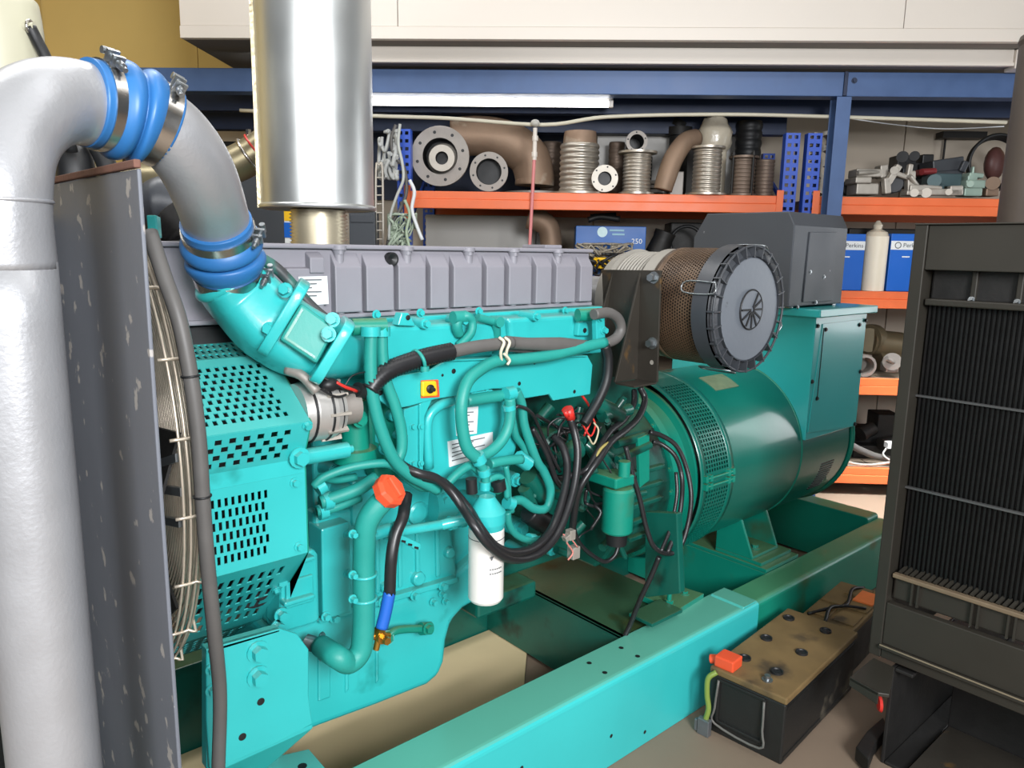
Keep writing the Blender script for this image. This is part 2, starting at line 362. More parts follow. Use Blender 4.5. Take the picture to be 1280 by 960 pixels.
# ================================================================ PALLET RACKS
BOARDM = mat('shelf_board_dull', (128, 116, 100), .7)
ZS = [2.022, 1.414, .826, .198]
def upright(mb, w, d, z0=0, z1=2.5):
    mb.wbox(w-.045, w-.041, d, d+.07, z0, z1); mb.wbox(w+.041, w+.045, d, d+.07, z0, z1)
    def fn(u, v): return wd(w-.041+.082*u, d, z0+(z1-z0)*v)
    n = int((z1-z0)/.05); mb.perf(fn, 2, n, .22, .28, False)
def rack(name, w0, w1, label, zs, tops=2.42):
    t = thing(name, wd((w0+w1)/2, 5.5, 0), label, 'pallet rack', 'orange and blue pallet racks')
    for w in (w0, w1):
        for d in (5.16, 6.2):
            m = MB(); upright(m, w, d, 0, tops); m.build('upright', RACKB, t, solid=.003)
        m = MB()
        for k in range(4):
            a, b = wd(w, 5.22, .1+.55*k), wd(w, 6.2, .6+.55*k)
            m.cut().bar(a, b, .02, .03)
        m.builds('brace', RACKB, t)
    for z in zs:
        for d in (5.13, 6.23):
            m = MB(); s = 1 if d < 6 else -1
            m.wbox(w0+.046, w1-.046, d, d+.045, z-.112, z-.052); m.wbox(w0+.046, w1-.046, d+.008*s, d+.045, z-.052, z)
            b = m.build('beam', ORANGE, t, .004)
            if d < 6:
                c = MB()
                for w, q in ((w0, 1), (w1, -1)): c.cut().wbox(w+q*.046-.04, w+q*.046+.004, 5.126-.002, 5.13, z-.2, z+.035)
                c.builds('end_connector', ORANGE, b, bevel=.002)
        m = MB(); n = 9
        for k in range(n):
            a = w0+.05+(w1-w0-.1)*k/n; m.wbox(a+.003, a+(w1-w0-.1)/n-.003, 5.176, 6.22, z-.03, z-.004); m.cut()
        m.builds('shelf_board', BOARDM, t, bevel=.002)
    return t
rack('pallet_rack', -.985, 1.56, 'long orange and blue pallet rack holding flanges, elbows and bellows', ZS)
rack('pallet_rack', 1.70, 4.25, 'orange and blue pallet rack right of the blue post holding alloy castings', ZS)

# ================================================================ BASE FRAME of the generator
RZ = .309; RY0, RY1 = 1.425, 1.587; YC = 1.97; ZC = .765
FY1 = 2*YC-RY1; FY0 = 2*YC-RY0
t = thing('generator_base_frame', (2.0, YC, 0), 'teal steel skid frame under the generator, rails and cross beams', 'base frame')
def rail_prof(y0, y1, z0, z1, r=.02, n=4):     # outer (near) top corner rounded
    P = [(y0, z0)]
    for k in range(n+1): a = PI-PI/2*k/n; P.append((y0+r+r*math.cos(a), z1-r+r*math.sin(a)))
    P += [(y1, z1), (y1, z0)]; return P
def rail(mb, x0, x1, y0, y1, z0, z1, flip=False):
    P = rail_prof(y0, y1, z0, z1)
    if flip: P = [(y0+y1-a, b) for a, b in P]
    mb.prism([(x0, a, b) for a, b in P], (x1-x0, 0, 0))
XS = aZ(925, 742, RZ).x                         # where the rail steps down
m = MB(); rail(m, -.3, XS, RY0, RY1, 0, RZ)
m.prism([(XS-.11, RY0+.004, RZ-.001), (XS-.02, RY0+.004, RZ-.001), (XS-.02, RY0+.004, RZ+.006), (XS-.10, RY0+.004, RZ+.006)], (0, .15, 0))
nr = m.build('frame_rail', RAILM, t, .003)
m = MB(); rail(m, XS, 3.98, RY0+.03, RY1-.004, .01, RZ-.028)
m.build('frame_rail', RAILG, t, .003)
m = MB()
for px, py in ((736.5, 829), (756, 841), (776.5, 810), (797, 820.5)): p = aZ(px, py, RZ); m.cut().lathe(p, UP, [(.0004, .0), (.0012, .0085)], 14, False)
m.builds('bolt_hole', BLK, nr)
m = MB()
for px, py in ((652, 960), (764, 920), (806, 915)): p = aY(px, py, RY0); m.cut().lathe(p+Vector((0, -.0012, 0)), (0, 1, 0), [(0, .0), (.0008, .007)], 12, False)
m.builds('bolt_hole', BLK, nr)
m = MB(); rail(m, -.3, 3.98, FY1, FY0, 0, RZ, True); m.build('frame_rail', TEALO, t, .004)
m = MB(); rail(m, 3.86, 3.98, RY1, FY1, .01, RZ-.006); m.build('end_beam', TEALD, t, .004)
xa, xb = aZ(950, 706, RZ).x, aZ(1000, 690, RZ).x
m = MB()
m.box(xa, xb, RY1-.004, FY1+.004, RZ-.03, RZ-.012); m.box(xa, xa+.012, RY1, FY1, .02, RZ-.03); m.box(xb-.012, xb, RY1, FY1, .02, RZ-.03)
m.build('cross_beam', TEALD, t, .003)
xc = aZ(705, 812, RZ).x
m = MB(); m.box(1.93, 1.95, RY1, FY1, .015, RZ-.01); m.box(1.93, 2.33, RY1, FY1, RZ-.022, RZ-.01); m.box(2.31, 2.33, RY1, FY1, .015, RZ-.02)
m.build('cross_beam', TEALO, t, .003)
m = MB(); m.box(.42, .46, RY1, FY1, .02, RZ-.02); m.build('cross_beam', TEALO, t, .003)
# mounting pad with a bolt, behind the near rail
p0 = [aZ(x, y, RZ+.018) for x, y in ((803, 745), (842, 730), (880, 742), (846, 763))]
m = MB(); m.prism(p0, (0, 0, -.022)); c = m.build('mount_pad', TEALD, t, .002)
m = MB(); q = aZ(836, 755, RZ+.018); m.bolt(q, UP, .016, .014); m.cyl(q, q+UP*.045, .009); m.cut().bolt(aZ(856, 742, RZ+.018), UP, .012, .01); m.builds('bolt', TEALD, c)

# ================================================================ ALTERNATOR
AX0, AX1, AR = 2.36, 3.60, .375
AC = Vector((0, YC, ZC))
t = thing('alternator', (3.0, YC, RZ), 'large green barrel shaped alternator with slotted vent band and terminal box', 'alternator')
m = MB(); m.lathe(AC+Vector((AX0+.2, 0, 0)), (1, 0, 0), [(0, AR-.006), (.015, AR), (AX1-AX0-.24, AR), (AX1-AX0-.24, AR-.012), (AX1-AX0-.2, AR-.012), (AX1-AX0-.2, 0)], 72)
bar = m.build('barrel', BARM, t)
m = MB(); m.torus(AC+Vector((AX1-.005, 0, 0)), (1, 0, 0), AR, .013, 72, 8); m.cut().torus(AC+Vector((AX0+.75, 0, 0)), (1, 0, 0), AR-.002, .007, 72, 6)
m.builds('end_ring', TEALD, bar)
# louvred slots near the rear end
m = MB()
for k in range(12):
    a = math.radians(192+k*2.1)
    c = AC+Vector((3.38, math.cos(a)*(AR+.001), math.sin(a)*(AR+.001)))
    m.cut().obox(c, (.06, 0, 0), Vector((0, -math.sin(a), math.cos(a)))*.0022, Vector((0, math.cos(a), math.sin(a)))*.002)
m.builds('louvre', BLK, bar)
# vent band
BX0, BX1, BR = AX0-.02, AX0+.2, AR+.008
def band_panel(a0, a1):
    def fn(u, v):
        a = math.radians(a0+(a1-a0)*v); return AC+Vector((BX0+.035+(BX1-BX0-.07)*u, math.cos(a)*BR, math.sin(a)*BR))
    return fn
band = MB()
band.lathe(AC+Vector((BX0, 0, 0)), (1, 0, 0), [(0, BR), (.036, BR)], 72, False); band.lathe(AC+Vector((BX1-.036, 0, 0)), (1, 0, 0), [(0, BR), (.036, BR), (.036, BR-.02)], 72, False)
band.perf(band_panel(112, 172), 9, 24, .17, .17, False); band.perf(band_panel(182, 243), 9, 24, .17, .17, False)
for a0, a1 in ((172, 182), (243, 290), (60, 112)): 
    for k in range(6): band.perf(band_panel(a0+(a1-a0)*k/6, a0+(a1-a0)*(k+1)/6), 1, 1, .2, .2, False, lambda u, v: True)
vb = band.build('vent_band', BARM, t, solid=.003)
m = MB(); m.lathe(AC+Vector((BX0+.005, 0, 0)), (1, 0, 0), [(0, BR-.03), (BX1-BX0-.01, BR-.03)], 60, False); m.build('inner_drum', BLK, t)
m = MB()
for a, xx in ((174.5, 0), (179, 0)):
    a = math.radians(a); m.cut(); c = AC+Vector(((BX0+BX1)/2, math.cos(a)*(BR+.012), math.sin(a)*(BR+.012)))
    m.cyl(c-Vector((.095, 0, 0)), c+Vector((.095, 0, 0)), .0045)
    for e in (-.09, -.06, .06, .09): m.obox(c+Vector((e, .004, 0)), (.008, 0, 0), Vector((0, -math.sin(a), math.cos(a)))*.012, Vector((0, math.cos(a), math.sin(a)))*.008)
m.builds('band_clamp', TEALD, vb)
# nameplate
a = math.radians(112)
pc = aX(898, 477, AX0+.42); aa = math.atan2(pc.z-ZC, pc.y-YC)
q0 = [(-.075, -.17), (.075, -.17), (.075, .17), (-.075, .17)]
m = MB()
ctr = None
import itertools
# find the barrel point on the sight line
def on_barrel(px, py, R):
    d = ray(px, py); A = d.y**2+d.z**2; B = 2*(d.y*(-YC)+d.z*(CAMH-ZC)); Cc = YC**2+(CAMH-ZC)**2-R*R
    D = B*B-4*A*Cc
    return CP+d*((-B-math.sqrt(max(0, D)))/(2*A))
def barrel_patch(mb, px, py, wx, wa, h):
    c = on_barrel(px, py, AR); a = math.atan2(c.z-ZC, c.y-YC)
    rr = []
    for R in (AR-.004, AR+h):
        rr.append([AC+Vector((c.x+sx*wx, math.cos(a+sa*wa)*R, math.sin(a+sa*wa)*R)) for sx, sa in ((-1, -1), (1, -1), (1, 0), (1, 1), (-1, 1), (-1, 0))])
    mb.loft(rr, (True, True), False); return c, a
barrel_patch(m, 899, 477, .085, .13, .003); m.build('nameplate', mat('nameplate_dull', (128, 142, 112), .45, .3, .3, 30, .3, 60), bar)
# feet
fx0, fx1 = xa+.01, xb-.06
for s in (-1, 1):
    m = MB(); ye = YC+s*.31; yi = YC+s*.12
    for x in (fx0, fx1):
        m.prism([(x, ye, RZ+.012), (x, yi, RZ+.012), (x, yi, ZC-.30), (x, YC+s*.235, ZC-.27)], (.014, 0, 0))
    m.box(fx0, fx1+.014, min(ye, yi), max(ye, yi), RZ+.004, RZ+.018)
    f = m.build('foot', TEALD, t, .003)
    m = MB(); m.bolt((fx0+.1, YC+s*.26, RZ+.018), UP, .016, .015); m.build('bolt', TEALD, f)
    m = MB(); m.box(fx0-.0, fx1+.05, min(ye+s*.045, yi), max(ye+s*.045, yi), RZ-.012, RZ+.004); m.build('foot_shim', TEALD, f, .002)
# terminal box saddled over the barrel
TBY = 1.585
b0, b1 = aY(1020, 400, TBY), aY(1084, 393, TBY)
bx0, bx1, bzt = b0.x, b1.x, b0.z+.012
bzb = aY(990, 556, TBY).z; bzb2 = aY(1064, 537, TBY).z
BYR = YC+.36
m = MB()
prof = [(TBY, bzb+.0), (TBY, bzt), (BYR, bzt), (BYR, bzb)]
m.prism([(bx0, y, z) for y, z in prof], (bx1-bx0, 0, 0))
tb = m.build('terminal_box', TEALC, t, .004)
m = MB(); m.box(bx0-.035, bx1+.03, TBY-.035, BYR+.03, bzt, bzt+.035); m.build('terminal_lid', TEALC, tb, .005)
m = MB(); pv = [aY(x, y, TBY-.004) for x, y in ((1029, 405), (1078.5, 399), (1067.5, 533), (1010, 541))]
m.prism(pv, (0, .005, 0)); m.build('cover_panel', TEALC, tb, .001)
m = MB()
for px, py in ((1022, 407.5), (1032, 412), (1074, 406), (1082, 400.5), (1015, 477), (1075, 464.5), (1021, 498), (1068, 530)): m.cut().bolt(aY(px, py, TBY-.004), (0, -1, 0), .007, .006)
m.builds('screw', BLK, tb)
# seam line of the panel
m = MB(); m.bar(aY(1030, 410, TBY-.005), aY(1021.5, 498, TBY-.005), .003, .003, (0, -1, 0)); m.build('panel_seam', BLK, tb)
# adapter ring, flywheel housing
m = MB(); m.lathe(AC+Vector((2.22, 0, 0)), (1, 0, 0), [(0, .30), (0, .352), (.03, .356), (.03, .33), (.12, .33), (.12, .36), (.135, .36), (.135, .2)], 60); ad = m.build('adapter_ring', TEALD, t)
m = MB()
for k in range(24):
    a = 2*PI*k/24; m.cut().bolt(AC+Vector((2.22, math.cos(a)*.335, math.sin(a)*.335)), (-1, 0, 0), .009, .01)
m.builds('bolt', TEALD, ad)

# ================================================================ CONTROL CABINET on the terminal box
cz = bzt+.036
c0 = aZ(985, 384, cz+.006); c1 = aZ(1054, 380, cz+.006)
CY = c0.y; ctop = aY(995, 264, CY).z
t = thing('control_cabinet', (c0.x+.2, CY+.3, cz), 'dark grey metal cabinet with cut top corner standing on the green terminal box', 'cabinet')
yb = aX(866, 320, c0.x).y; ych = aX(884, 266, c0.x).y
m = MB(); z2 = aX(866, 297, c0.x).z
zfr = aY(1000, 282, CY).z
PF = [(CY, cz+.006), (CY, zfr), (CY+.03, ctop), (ych, ctop), (yb, z2), (yb, cz+.006)]
m.prism([(c0.x, y, z) for y, z in PF], (c1.x-c0.x+.03, 0, 0)); bd = m.build('body', DGREY, t, .004)
m = MB(); m.prism([aY(x, y, CY-.006) for x, y in ((1013, 290), (1046, 290), (1041, 376), (1004, 378))], (0, .006, 0)); m.build('access_panel', DGREY, t, .002)
m = MB()
for px, py in ((1013, 340), (1030, 346), (1020, 378), (997, 384)): m.cut().bolt(aY(px, py, CY-.006), (0, -1, 0), .006, .004)
m.builds('screw', STEEL, t)
m = MB(); 
for x in (c0.x+.03, c1.x-.03): m.cut().box(x, x+.03, CY+.01, CY+.3, cz, cz+.006)
m.builds('mounting_foot', STEEL, t)

# ================================================================ AIR FILTER with bracket
FT = 2.45; FC = aT(939, 387, FT); FR = 79.5*FT/FPX
t = thing('air_filter', FC+Vector((0, .25, -FR)), 'round black air filter drum with ribbed end cap above the alternator', 'air filter')
A = Vector((0, 1, 0)); U0 = Vector((0, 0, 1))
m = MB()
m.lathe(FC+A*.0, A, [(0, FR-.036), (.012, FR-.036), (.012, FR-.034), (.03, FR-.008), (.03, FR), (.085, FR+.002), (.085, FR-.006)], 64, False)
m.lathe(FC+A*.03, A, [(0, FR-.04), (0, FR)], 64, False)
cap = m.build('end_cap', BLK2, t)
m = MB(); m.lathe(FC+A*.004, A, [(-.006, 0), (-.006, .062), (0, .064), (.001, FR-.042), (.006, FR-.037)], 64, False); m.build('cap_disc', mat('cap_grey', (100, 106, 114), .38, 0, .08, 8, .08, 60, spot=((60, 60, 60), 18, .7, .05)), cap)
m = MB()
for k in range(24):
    a = 2*PI*k/24; c, s_ = math.cos(a), math.sin(a); d = Vector((c, 0, s_)); tt = Vector((-s_, 0, c))
    m.cut().obox(FC+d*(FR-.019)+A*.014, d*.02, tt*.0022, A*.014)
m.builds('cap_rib', BLK2, cap)
m = MB(); m.torus(FC+A*.006, A, FR-.003, .004, 64, 6); m.build('cap_rim', BLK2, cap)
m = MB()
for k in range(9):
    a = math.radians(60-k*360/12); d = Vector((math.cos(a), 0, math.sin(a)))
    m.cut().obox(FC+d*.034-A*.004, d*.026, Vector((-d.z, 0, d.x))*.003, A*.002)
m.builds('centre_spoke', BLK, cap)
m = MB(); m.torus(FC-A*.001, A, .064, .003, 40, 6); m.build('centre_ring', BLK, cap)
# drum: perforated mesh jacket, then smaller ribbed section
def drum(y0, y1, r):
    def fn(u, v): a = 2*PI*u; return FC+A*(y0+(y1-y0)*v)+Vector((math.cos(a), 0, math.sin(a)))*r
    return fn
m = MB(); R1 = FR-.012
m.perf(drum(.085, .25, R1), 116, 17, .2, .17)
m.lathe(FC+A*.25, A, [(0, R1), (.03, R1), (.03, R1-.02)], 64, False)
jk = m.build('mesh_jacket', mat('brown_mesh', (100, 80, 62), .45, .3, .3, 8, spot=((70, 54, 42), 5, .5, .2)), t, solid=.002)
m = MB(); m.lathe(FC+A*.08, A, [(0, R1-.02), (.2, R1-.02)], 48, False); m.build('filter_core', BLK, t)
m = MB(); m.lathe(FC+A*.28, A, [(0, R1-.004), (.055, R1-.004), (.055, R1-.02)], 64, False)
for k in range(9): m.torus(FC+A*(.345+k*.0145), A, R1-.02, .005, 56, 6)
m.lathe(FC+A*.33, A, [(0, R1-.024), (.15, R1-.024), (.15, R1-.006), (.20, R1-.02), (.20, .1)], 64, False)
m.build('ribbed_housing', mat('dusty_grey_plastic', (150, 146, 138), .55, 0, .12, 6), t)
m = MB()
for a in (70, 160, 250, 340):
    d = Vector((math.cos(math.radians(a)), 0, math.sin(math.radians(a)))); tt = Vector((-d.z, 0, d.x)); c = FC+A*.07+d*(FR+.006)
    m.cut().tube([c-tt*.018-A*.06, c-tt*.018+A*.05, c+tt*.018+A*.05, c+tt*.018-A*.06, c-tt*.018-A*.06], .0026, 6, 4)
m.builds('wire_clip', STEEL, cap)
# outlet pipe towards the engine
m = MB(); m.tube([FC+A*.5+Vector((-.0, 0, 0)), FC+A*.58+Vector((-.02, 0, 0)), FC+A*.66+Vector((-.14, 0, .0)), FC+A*.66+Vector((-.34, 0, 0))], .085, 24, 6); m.build('outlet_pipe', ALU, t)
m = MB(); m.torus(FC+A*.66+Vector((-.25, 0, 0)), (1, 0, 0), .087, .008, 32, 8); m.build('hose_clamp', CLAMP, t)
# bracket
BX = FC.x-FR-.03
brt = [aX(x, y, BX) for x, y in ((752, 337), (826, 338), (821, 478), (758, 470))]
m = MB(); m.prism(brt, (.008, 0, 0))
g0, g1 = aX(801, 341, BX), aX(797, 474, BX)
gt = aY(769, 478, g1.y)
m.prism([g0, g1, gt, aY(771, 470, g1.y)], (0, .008, 0))
g2 = aX(766, 342, BX); m.prism([g2, aX(757, 410, BX), aX(757, 410, BX)+Vector((-.04, 0, 0))], (0, .007, 0))
m.prism([g1+Vector((0, 0, .0)), aX(821, 478, BX), Vector((gt.x, aX(821, 478, BX).y, g1.z-.0)), gt], (0, 0, -.006))
br = m.build('bracket', BRUST, t, .0015, label='rusty black sheet steel bracket with a gusset')
m = MB()
for px, py in ((818, 347), (816, 429)): p = aX(px, py, BX); m.cut().bolt(p, (-1, 0, 0), .013, .02)
m.builds('nut', STEEL, br)
m = MB(); p = aX(815, 453, BX); m.lathe(p+Vector((-.001, 0, 0)), (-1, 0, 0), [(0, 0), (.0005, .008)], 12, False); m.build('bracket_hole', CASTL, br)

# ================================================================ DIESEL ENGINE
eng = thing('diesel_engine', (1.2, YC, RZ), 'large teal six cylinder diesel engine with grey ribbed valve cover', 'engine')
NY = Vector((0, -1, 0))
def plate(mb, pts, Y, dep): mb.prism([aY(x, y, Y) for x, y in pts], (0, dep, 0)); return mb
def boltsY(pts, Y, parent, r=.009, h=.009, m_=None, name='bolt'):
    m = MB()
    for x, y in pts: m.cut().bolt(aY(x, y, Y), NY, r, h)
    m.builds(name, m_ or TEAL, parent)
def hole(mb, px, py, Y, r): mb.cut().lathe(aY(px, py, Y)+Vector((0, -.0015, 0)), (0, 1, 0), [(0, 0), (.001, r)], 14, False)
# --- valve cover
VY = 1.775
vz0, vz1 = aY(560, 391, VY).z, aY(560, 308, VY).z
vx0, vx1 = aY(196, 330, VY).x, aY(739, 350, VY).x
m = MB(); m.box(vx0, vx1, VY+.012, 2*YC-VY, vz0, vz1-.012); m.box(vx0-.006, vx1+.004, VY-.004, 2*YC-VY+.01, vz1-.012, vz1)
m.box(vx0, vx1+.006, VY-.004, 2*YC-VY+.01, vz0, vz0+.012)
vc = m.build('valve_cover', GREYC, eng, .004)
m = MB(); gaps = [412, 451, 491, 531, 560, 601, 629, 663, 688, 718, 739]
for g0, g1 in zip(gaps[:-1], gaps[1:]):
    x0 = aY(g0+4, 350, VY).x; x1 = aY(g1-2, 350, VY).x; h = vz1-vz0
    m.cut().prism([(x0, VY+.014, vz0+.013), (x0, VY-.014, vz0+.016), (x0, VY-.014, vz0+h*.7), (x0, VY+.014, vz1-.018)], (x1-x0, 0, 0))
x0, x1 = aY(357, 350, VY).x, aY(402, 350, VY).x
m.cut().prism([(x0, VY+.014, vz0+.013), (x0, VY-.01, vz0+.016), (x0, VY-.01, vz0+h*.68), (x0, VY+.014, vz0+h*.7)], (x1-x0, 0, 0))
x0, x1 = aY(384, 325, VY).x, aY(402, 325, VY).x
m.cut().prism([(x0, VY+.014, vz0+h*.6), (x0, VY-.016, vz0+h*.62), (x0, VY-.016, vz0+h*.82), (x0, VY+.014, vz1-.018)], (x1-x0, 0, 0))
m.builds('cover_rib', GREYC, vc, bevel=.003)
m = MB()
for px in (425, 509, 586, 642, 697):
    x = aY(px, 350, VY).x; m.cut().lathe((x, VY+.004, vz0+.012), UP, [(0, .012), (h*.8, .013), (h*.92, .02), (h-.026, .02), (h-.026, 0)], 12)
    m.lathe((x, VY-.004, vz1-.025), UP, [(0, .009), (.01, .009), (.01, 0)], 8)
m.builds('screw_boss', GREYC, vc)
m = MB(); p = aY(492, 324, VY-.014); m.lathe(p+Vector((0, .02, 0)), NY, [(0, .0185), (.016, .0185), (.016, .014), (.01, 0)], 24); m.build('plug', BLK, vc)
m = MB(); plate(m, ((373, 346), (409, 345), (411, 380), (380, 382)), VY-.0112, .001); lb = m.build('sticker', LABEL, vc, label='white paper sticker')
m = MB()
for k in range(6): m.cut().bar(aY(378, 350+k*5, VY-.0124), aY(402-(k % 3)*6, 349.6+k*5, VY-.0124), .003, .0008, (0, -1, 0))
m.builds('print_line', GREYT, lb)
m = MB(); m.box(vx1-.1, vx1-.02, 1.9, 2.02, vz1, vz1+.012); m.build('cover_plug', GREYC, vc, .003)
# --- cylinder head with the ledge under the cover
HY = 1.735
m = MB(); m.box(aY(415, 400, HY).x, vx1+.02, HY, 2*YC-HY, vz0-.16, vz0-.001)
hd = m.build('cylinder_head', TEAL, eng, .004)
m = MB(); m.box(vx0+.3, vx1+.025, HY-.03, HY, vz0-.03, vz0-.012); m.build('head_ledge', TEAL, hd, .004)
boltsY(((470, 393), (525, 391), (598, 389), (706, 388)), HY-.03, hd, .008, .01)
m = MB(); m.box(vx0+.03, aY(413, 400, HY).x, HY+.06, 2*YC-HY, .75, vz0-.003); m.build('recess_shade_box', BLK, eng, .01)  # black box added to keep the recess left of the head dark
# --- air manifold: two long boxes along the head
MY = 1.63
m = MB(); P = [(440, 414), (472, 408), (612, 402), (622, 412), (618, 446), (560, 452), (440, 470)]
m.prism([aY(x, y, MY) for x, y in P], (0, .11, 0)); mf = m.build('air_manifold', TEAL, eng, .014, segs=3)
m = MB(); P = [(636, 398), (735, 393), (748, 399), (752, 432), (716, 440), (640, 444)]
m.prism([aY(x, y, MY+.0) for x, y in P], (0, .11, 0)); m.build('air_manifold', TEAL, eng, .012, segs=3)
m = MB(); m.prism([aY(x, y, MY+.02) for x, y in ((606, 404), (640, 400), (642, 446), (616, 450))], (0, .08, 0)); m.build('manifold_joint', TEAL, mf, .006)
# fittings on top of the manifold
m = MB(); plate(m, ((497, 407), (502, 391), (511, 391), (520, 408)), MY-.01, .03); b1 = m.build('lifting_bracket', TEAL, eng, .003)
m = MB(); hole(m, 510, 397, MY-.011, .007); m.builds('bracket_hole', BLK, b1)
m = MB(); plate(m, ((724, 403), (733, 401), (738, 412), (736, 420), (722, 420)), MY-.02, .02); b1 = m.build('lug', TEAL, eng, .004)
m = MB(); hole(m, 731, 413, MY-.021, .008); m.builds('lug_hole', BLK, b1)
m = MB()
for px, py in ((528, 404), (666, 395), (575, 401), (727, 433)):
    p = aY(px, py, MY-.004); m.cut().cyl(p+Vector((0, .05, 0)), p+Vector((0, -.012, 0)), .014); m.bolt(p+Vector((0, -.012, 0)), NY, .009, .012)
m.builds('stud', TEAL, mf)
m = MB(); m.cut().cyl(aY(597, 397, 1.62), aY(621, 403, 1.62), .011); m.cyl(aY(620, 402, 1.62)+Vector((0, .02, 0)), aY(620, 402, 1.62)+Vector((0, -.02, 0)), .015)
m.tube([aY(620, 404, 1.62), aY(621, 416, 1.63), aY(620, 424, 1.64)], .012, 10)
m.cut().tube([aY(575, 398, 1.61), aY(584, 395, 1.6), aY(590, 402, 1.6), aY(589, 415, 1.6), aY(581, 425, 1.61), aY(573, 432, 1.62)], .012, 10)
m.cut().tube([aY(573, 397, 1.61), aY(571, 408, 1.61), aY(574, 418, 1.62)], .014, 10)
m.cyl(aY(566, 397, 1.61), aY(582, 396, 1.61), .017)
m.builds('fuel_pipe', TEALH, eng)
m = MB(); plate(m, ((745, 390), (756, 389), (757, 426), (746, 429)), 1.56, .02); b1 = m.build('end_bracket', TEAL, eng, .003)
boltsY(((749, 397), (754, 413)), 1.56, b1, .009, .012)
m = MB(); m.cyl(aY(722, 394, 1.6), aY(748, 393, 1.58), .02); m.build('end_pipe', TEALD, eng)

# --- cylinder block
KY = 1.74
m = MB(); xk0 = aY(392, 600, KY).x; xk1 = 2.215
zk0 = aY(640, 735, KY).z
m.box(xk0, 1.46, KY, 2*YC-KY, zk0, vz0-.15); m.build('cylinder_block', TEAL, eng, .008)
m = MB(); m.box(1.462, xk1, KY+.06, 2*YC-KY-.06, zk0+.01, vz0-.15); m.build('shaded_rear_block', TEALO, eng, .008)  # rear half of the block, set back and coloured for its shade
# flywheel housing
m = MB()
P = []
for k in range(25): a = math.radians(-50+280*k/24); P.append((1.94, YC-math.cos(a)*.34, ZC+math.sin(a)*.34))
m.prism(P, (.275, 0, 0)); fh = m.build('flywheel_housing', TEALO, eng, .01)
m = MB()
for k in range(5): m.cut().obox((2.06, YC-.345, ZC-.12+k*.06), (.09, 0, 0), (0, .012, 0), (0, 0, .008))
m.builds('housing_rib', TEALO, fh, bevel=.004)
m = MB(); m.prism([aX(x, y, 2.02) for x, y in ((806, 640), (846, 642), (850, 742), (806, 747))], (.03, 0, 0)); m.box(2.02, 2.2, aX(803, 746, 2.02).y-.05, aX(803, 746, 2.02).y+.06, RZ+.02, RZ+.035); m.build('mount_leg', TEALO, eng, .004)
# block ribs, covers and bosses on the near side
m = MB(); P = [(392, 640), (560, 620), (575, 735), (566, 738), (400, 780)]
plate(m, P, KY-.03, .05); sd = m.build('block_cover', TEAL, eng, .012, segs=3)
m = MB(); plate(m, ((398, 773), (572, 722), (574, 728), (400, 780)), KY-.055, .04); m.build('sump_flange', TEAL, eng, .003)
m = MB()
for px in (446, 470, 498, 520, 545): m.cut(); plate(m, ((px, 660), (px+5, 658), (px+6, 748-(px-446)*.28), (px+1, 750-(px-446)*.28)), KY-.038, .02)
m.builds('cover_rib', TEAL, sd, bevel=.004)
boltsY(((418, 772), (478, 752), (518, 744), (553, 732)), KY-.055, sd, .01, .014)
m = MB()
for px, py, r in ((521, 722, .022), (480, 733, .016), (452, 700, .02), (545, 650, .03), (520, 640, .035), (560, 690, .018)):
    p = aY(px, py, KY-.03); m.cut().lathe(p, NY, [(0, r), (.014, r*.92), (.018, r*.7), (.018, 0)], 20)
m.builds('boss', TEAL, sd)
# --- oil sump
SY = 1.705
m = MB(); P = [(338, 795), (395, 772), (480, 752), (560, 728), (600, 690), (606, 735), (597, 752), (580, 762), (566, 778), (560, 800), (557, 828), (550, 845), (535, 858), (470, 884), (400, 910), (347, 931), (340, 880)]
m.prism([aY(x, y, SY) for x, y in P], (0, 2*(YC-SY), 0)); sp = m.build('oil_sump', TEAL, eng, .022, segs=4)
m = MB()
for px, w in ((378, 9), (398, 16), (432, 5), (470, 4)):
    m.cut(); plate(m, ((px, 815), (px+w, 812), (px+w, 878-(px-378)*.3), (px, 884-(px-378)*.3)), SY-.006, .012)
m.builds('sump_rib', TEAL, sp, bevel=.005)
m = MB(); m.box(aY(600, 700, SY).x, 1.62, SY+.01, 2*YC-SY, .5, zk0+.01)
m.build('pan_extension', TEALO, eng, .01)
m = MB(); p = aY(462, 800, SY)
m.cut().cyl(aY(484, 797, SY-.05), aY(484, 797, SY+.01), .019); m.bolt(aY(484, 797, SY-.05), NY, .012, .012)
m.cut().tube([aY(486, 794, SY-.045), aY(495, 788, SY-.045), aY(512, 786, SY-.045), aY(532, 786, SY-.045)], .0115, 10); m.cyl(aY(526, 786, SY-.045), aY(538, 785, SY-.045), .018); m.bolt(aY(535, 785, SY-.06), NY, .012, .012)
m.builds('drain_pipe', TEALD, sp)
boltsY(((552, 742), (556, 751), (541, 752)), SY-.004, sp, .008, .014)

# --- big bracket plate under the manifold
PY = 1.575
m = MB(); P = [(474, 500), (476, 482), (490, 472), (538, 463), (560, 450), (600, 449), (735, 445), (741, 456), (738, 493), (692, 501), (687, 493), (652, 499), (644, 486), (617, 486), (577, 494), (545, 499), (512, 508), (490, 512)]
plate(m, P, PY, .012); bp = m.build('bracket_plate', TEAL, eng, .003)
m = MB(); plate(m, ((560, 450), (600, 448.5), (735, 444.5), (735, 446), (600, 450.5), (560, 452)), PY-.012, .03); m.build('plate_flange', TEAL, bp, .002)
m = MB()
for px, py, r in ((567, 464, .007), (475.5, 491, .007), (649, 479.5, .006), (668, 454, .004), (718, 489.5, .006), (553, 469, .004)): hole(m, px, py, PY, r)
m.builds('plate_hole', BLK, bp)
m = MB(); plate(m, ((528, 477), (546, 476), (548, 495), (528, 496.5)), PY-.012, .012); yb_ = m.build('yellow_plug', YEL, bp, .005, label='yellow square plug with an orange rim and black knob')
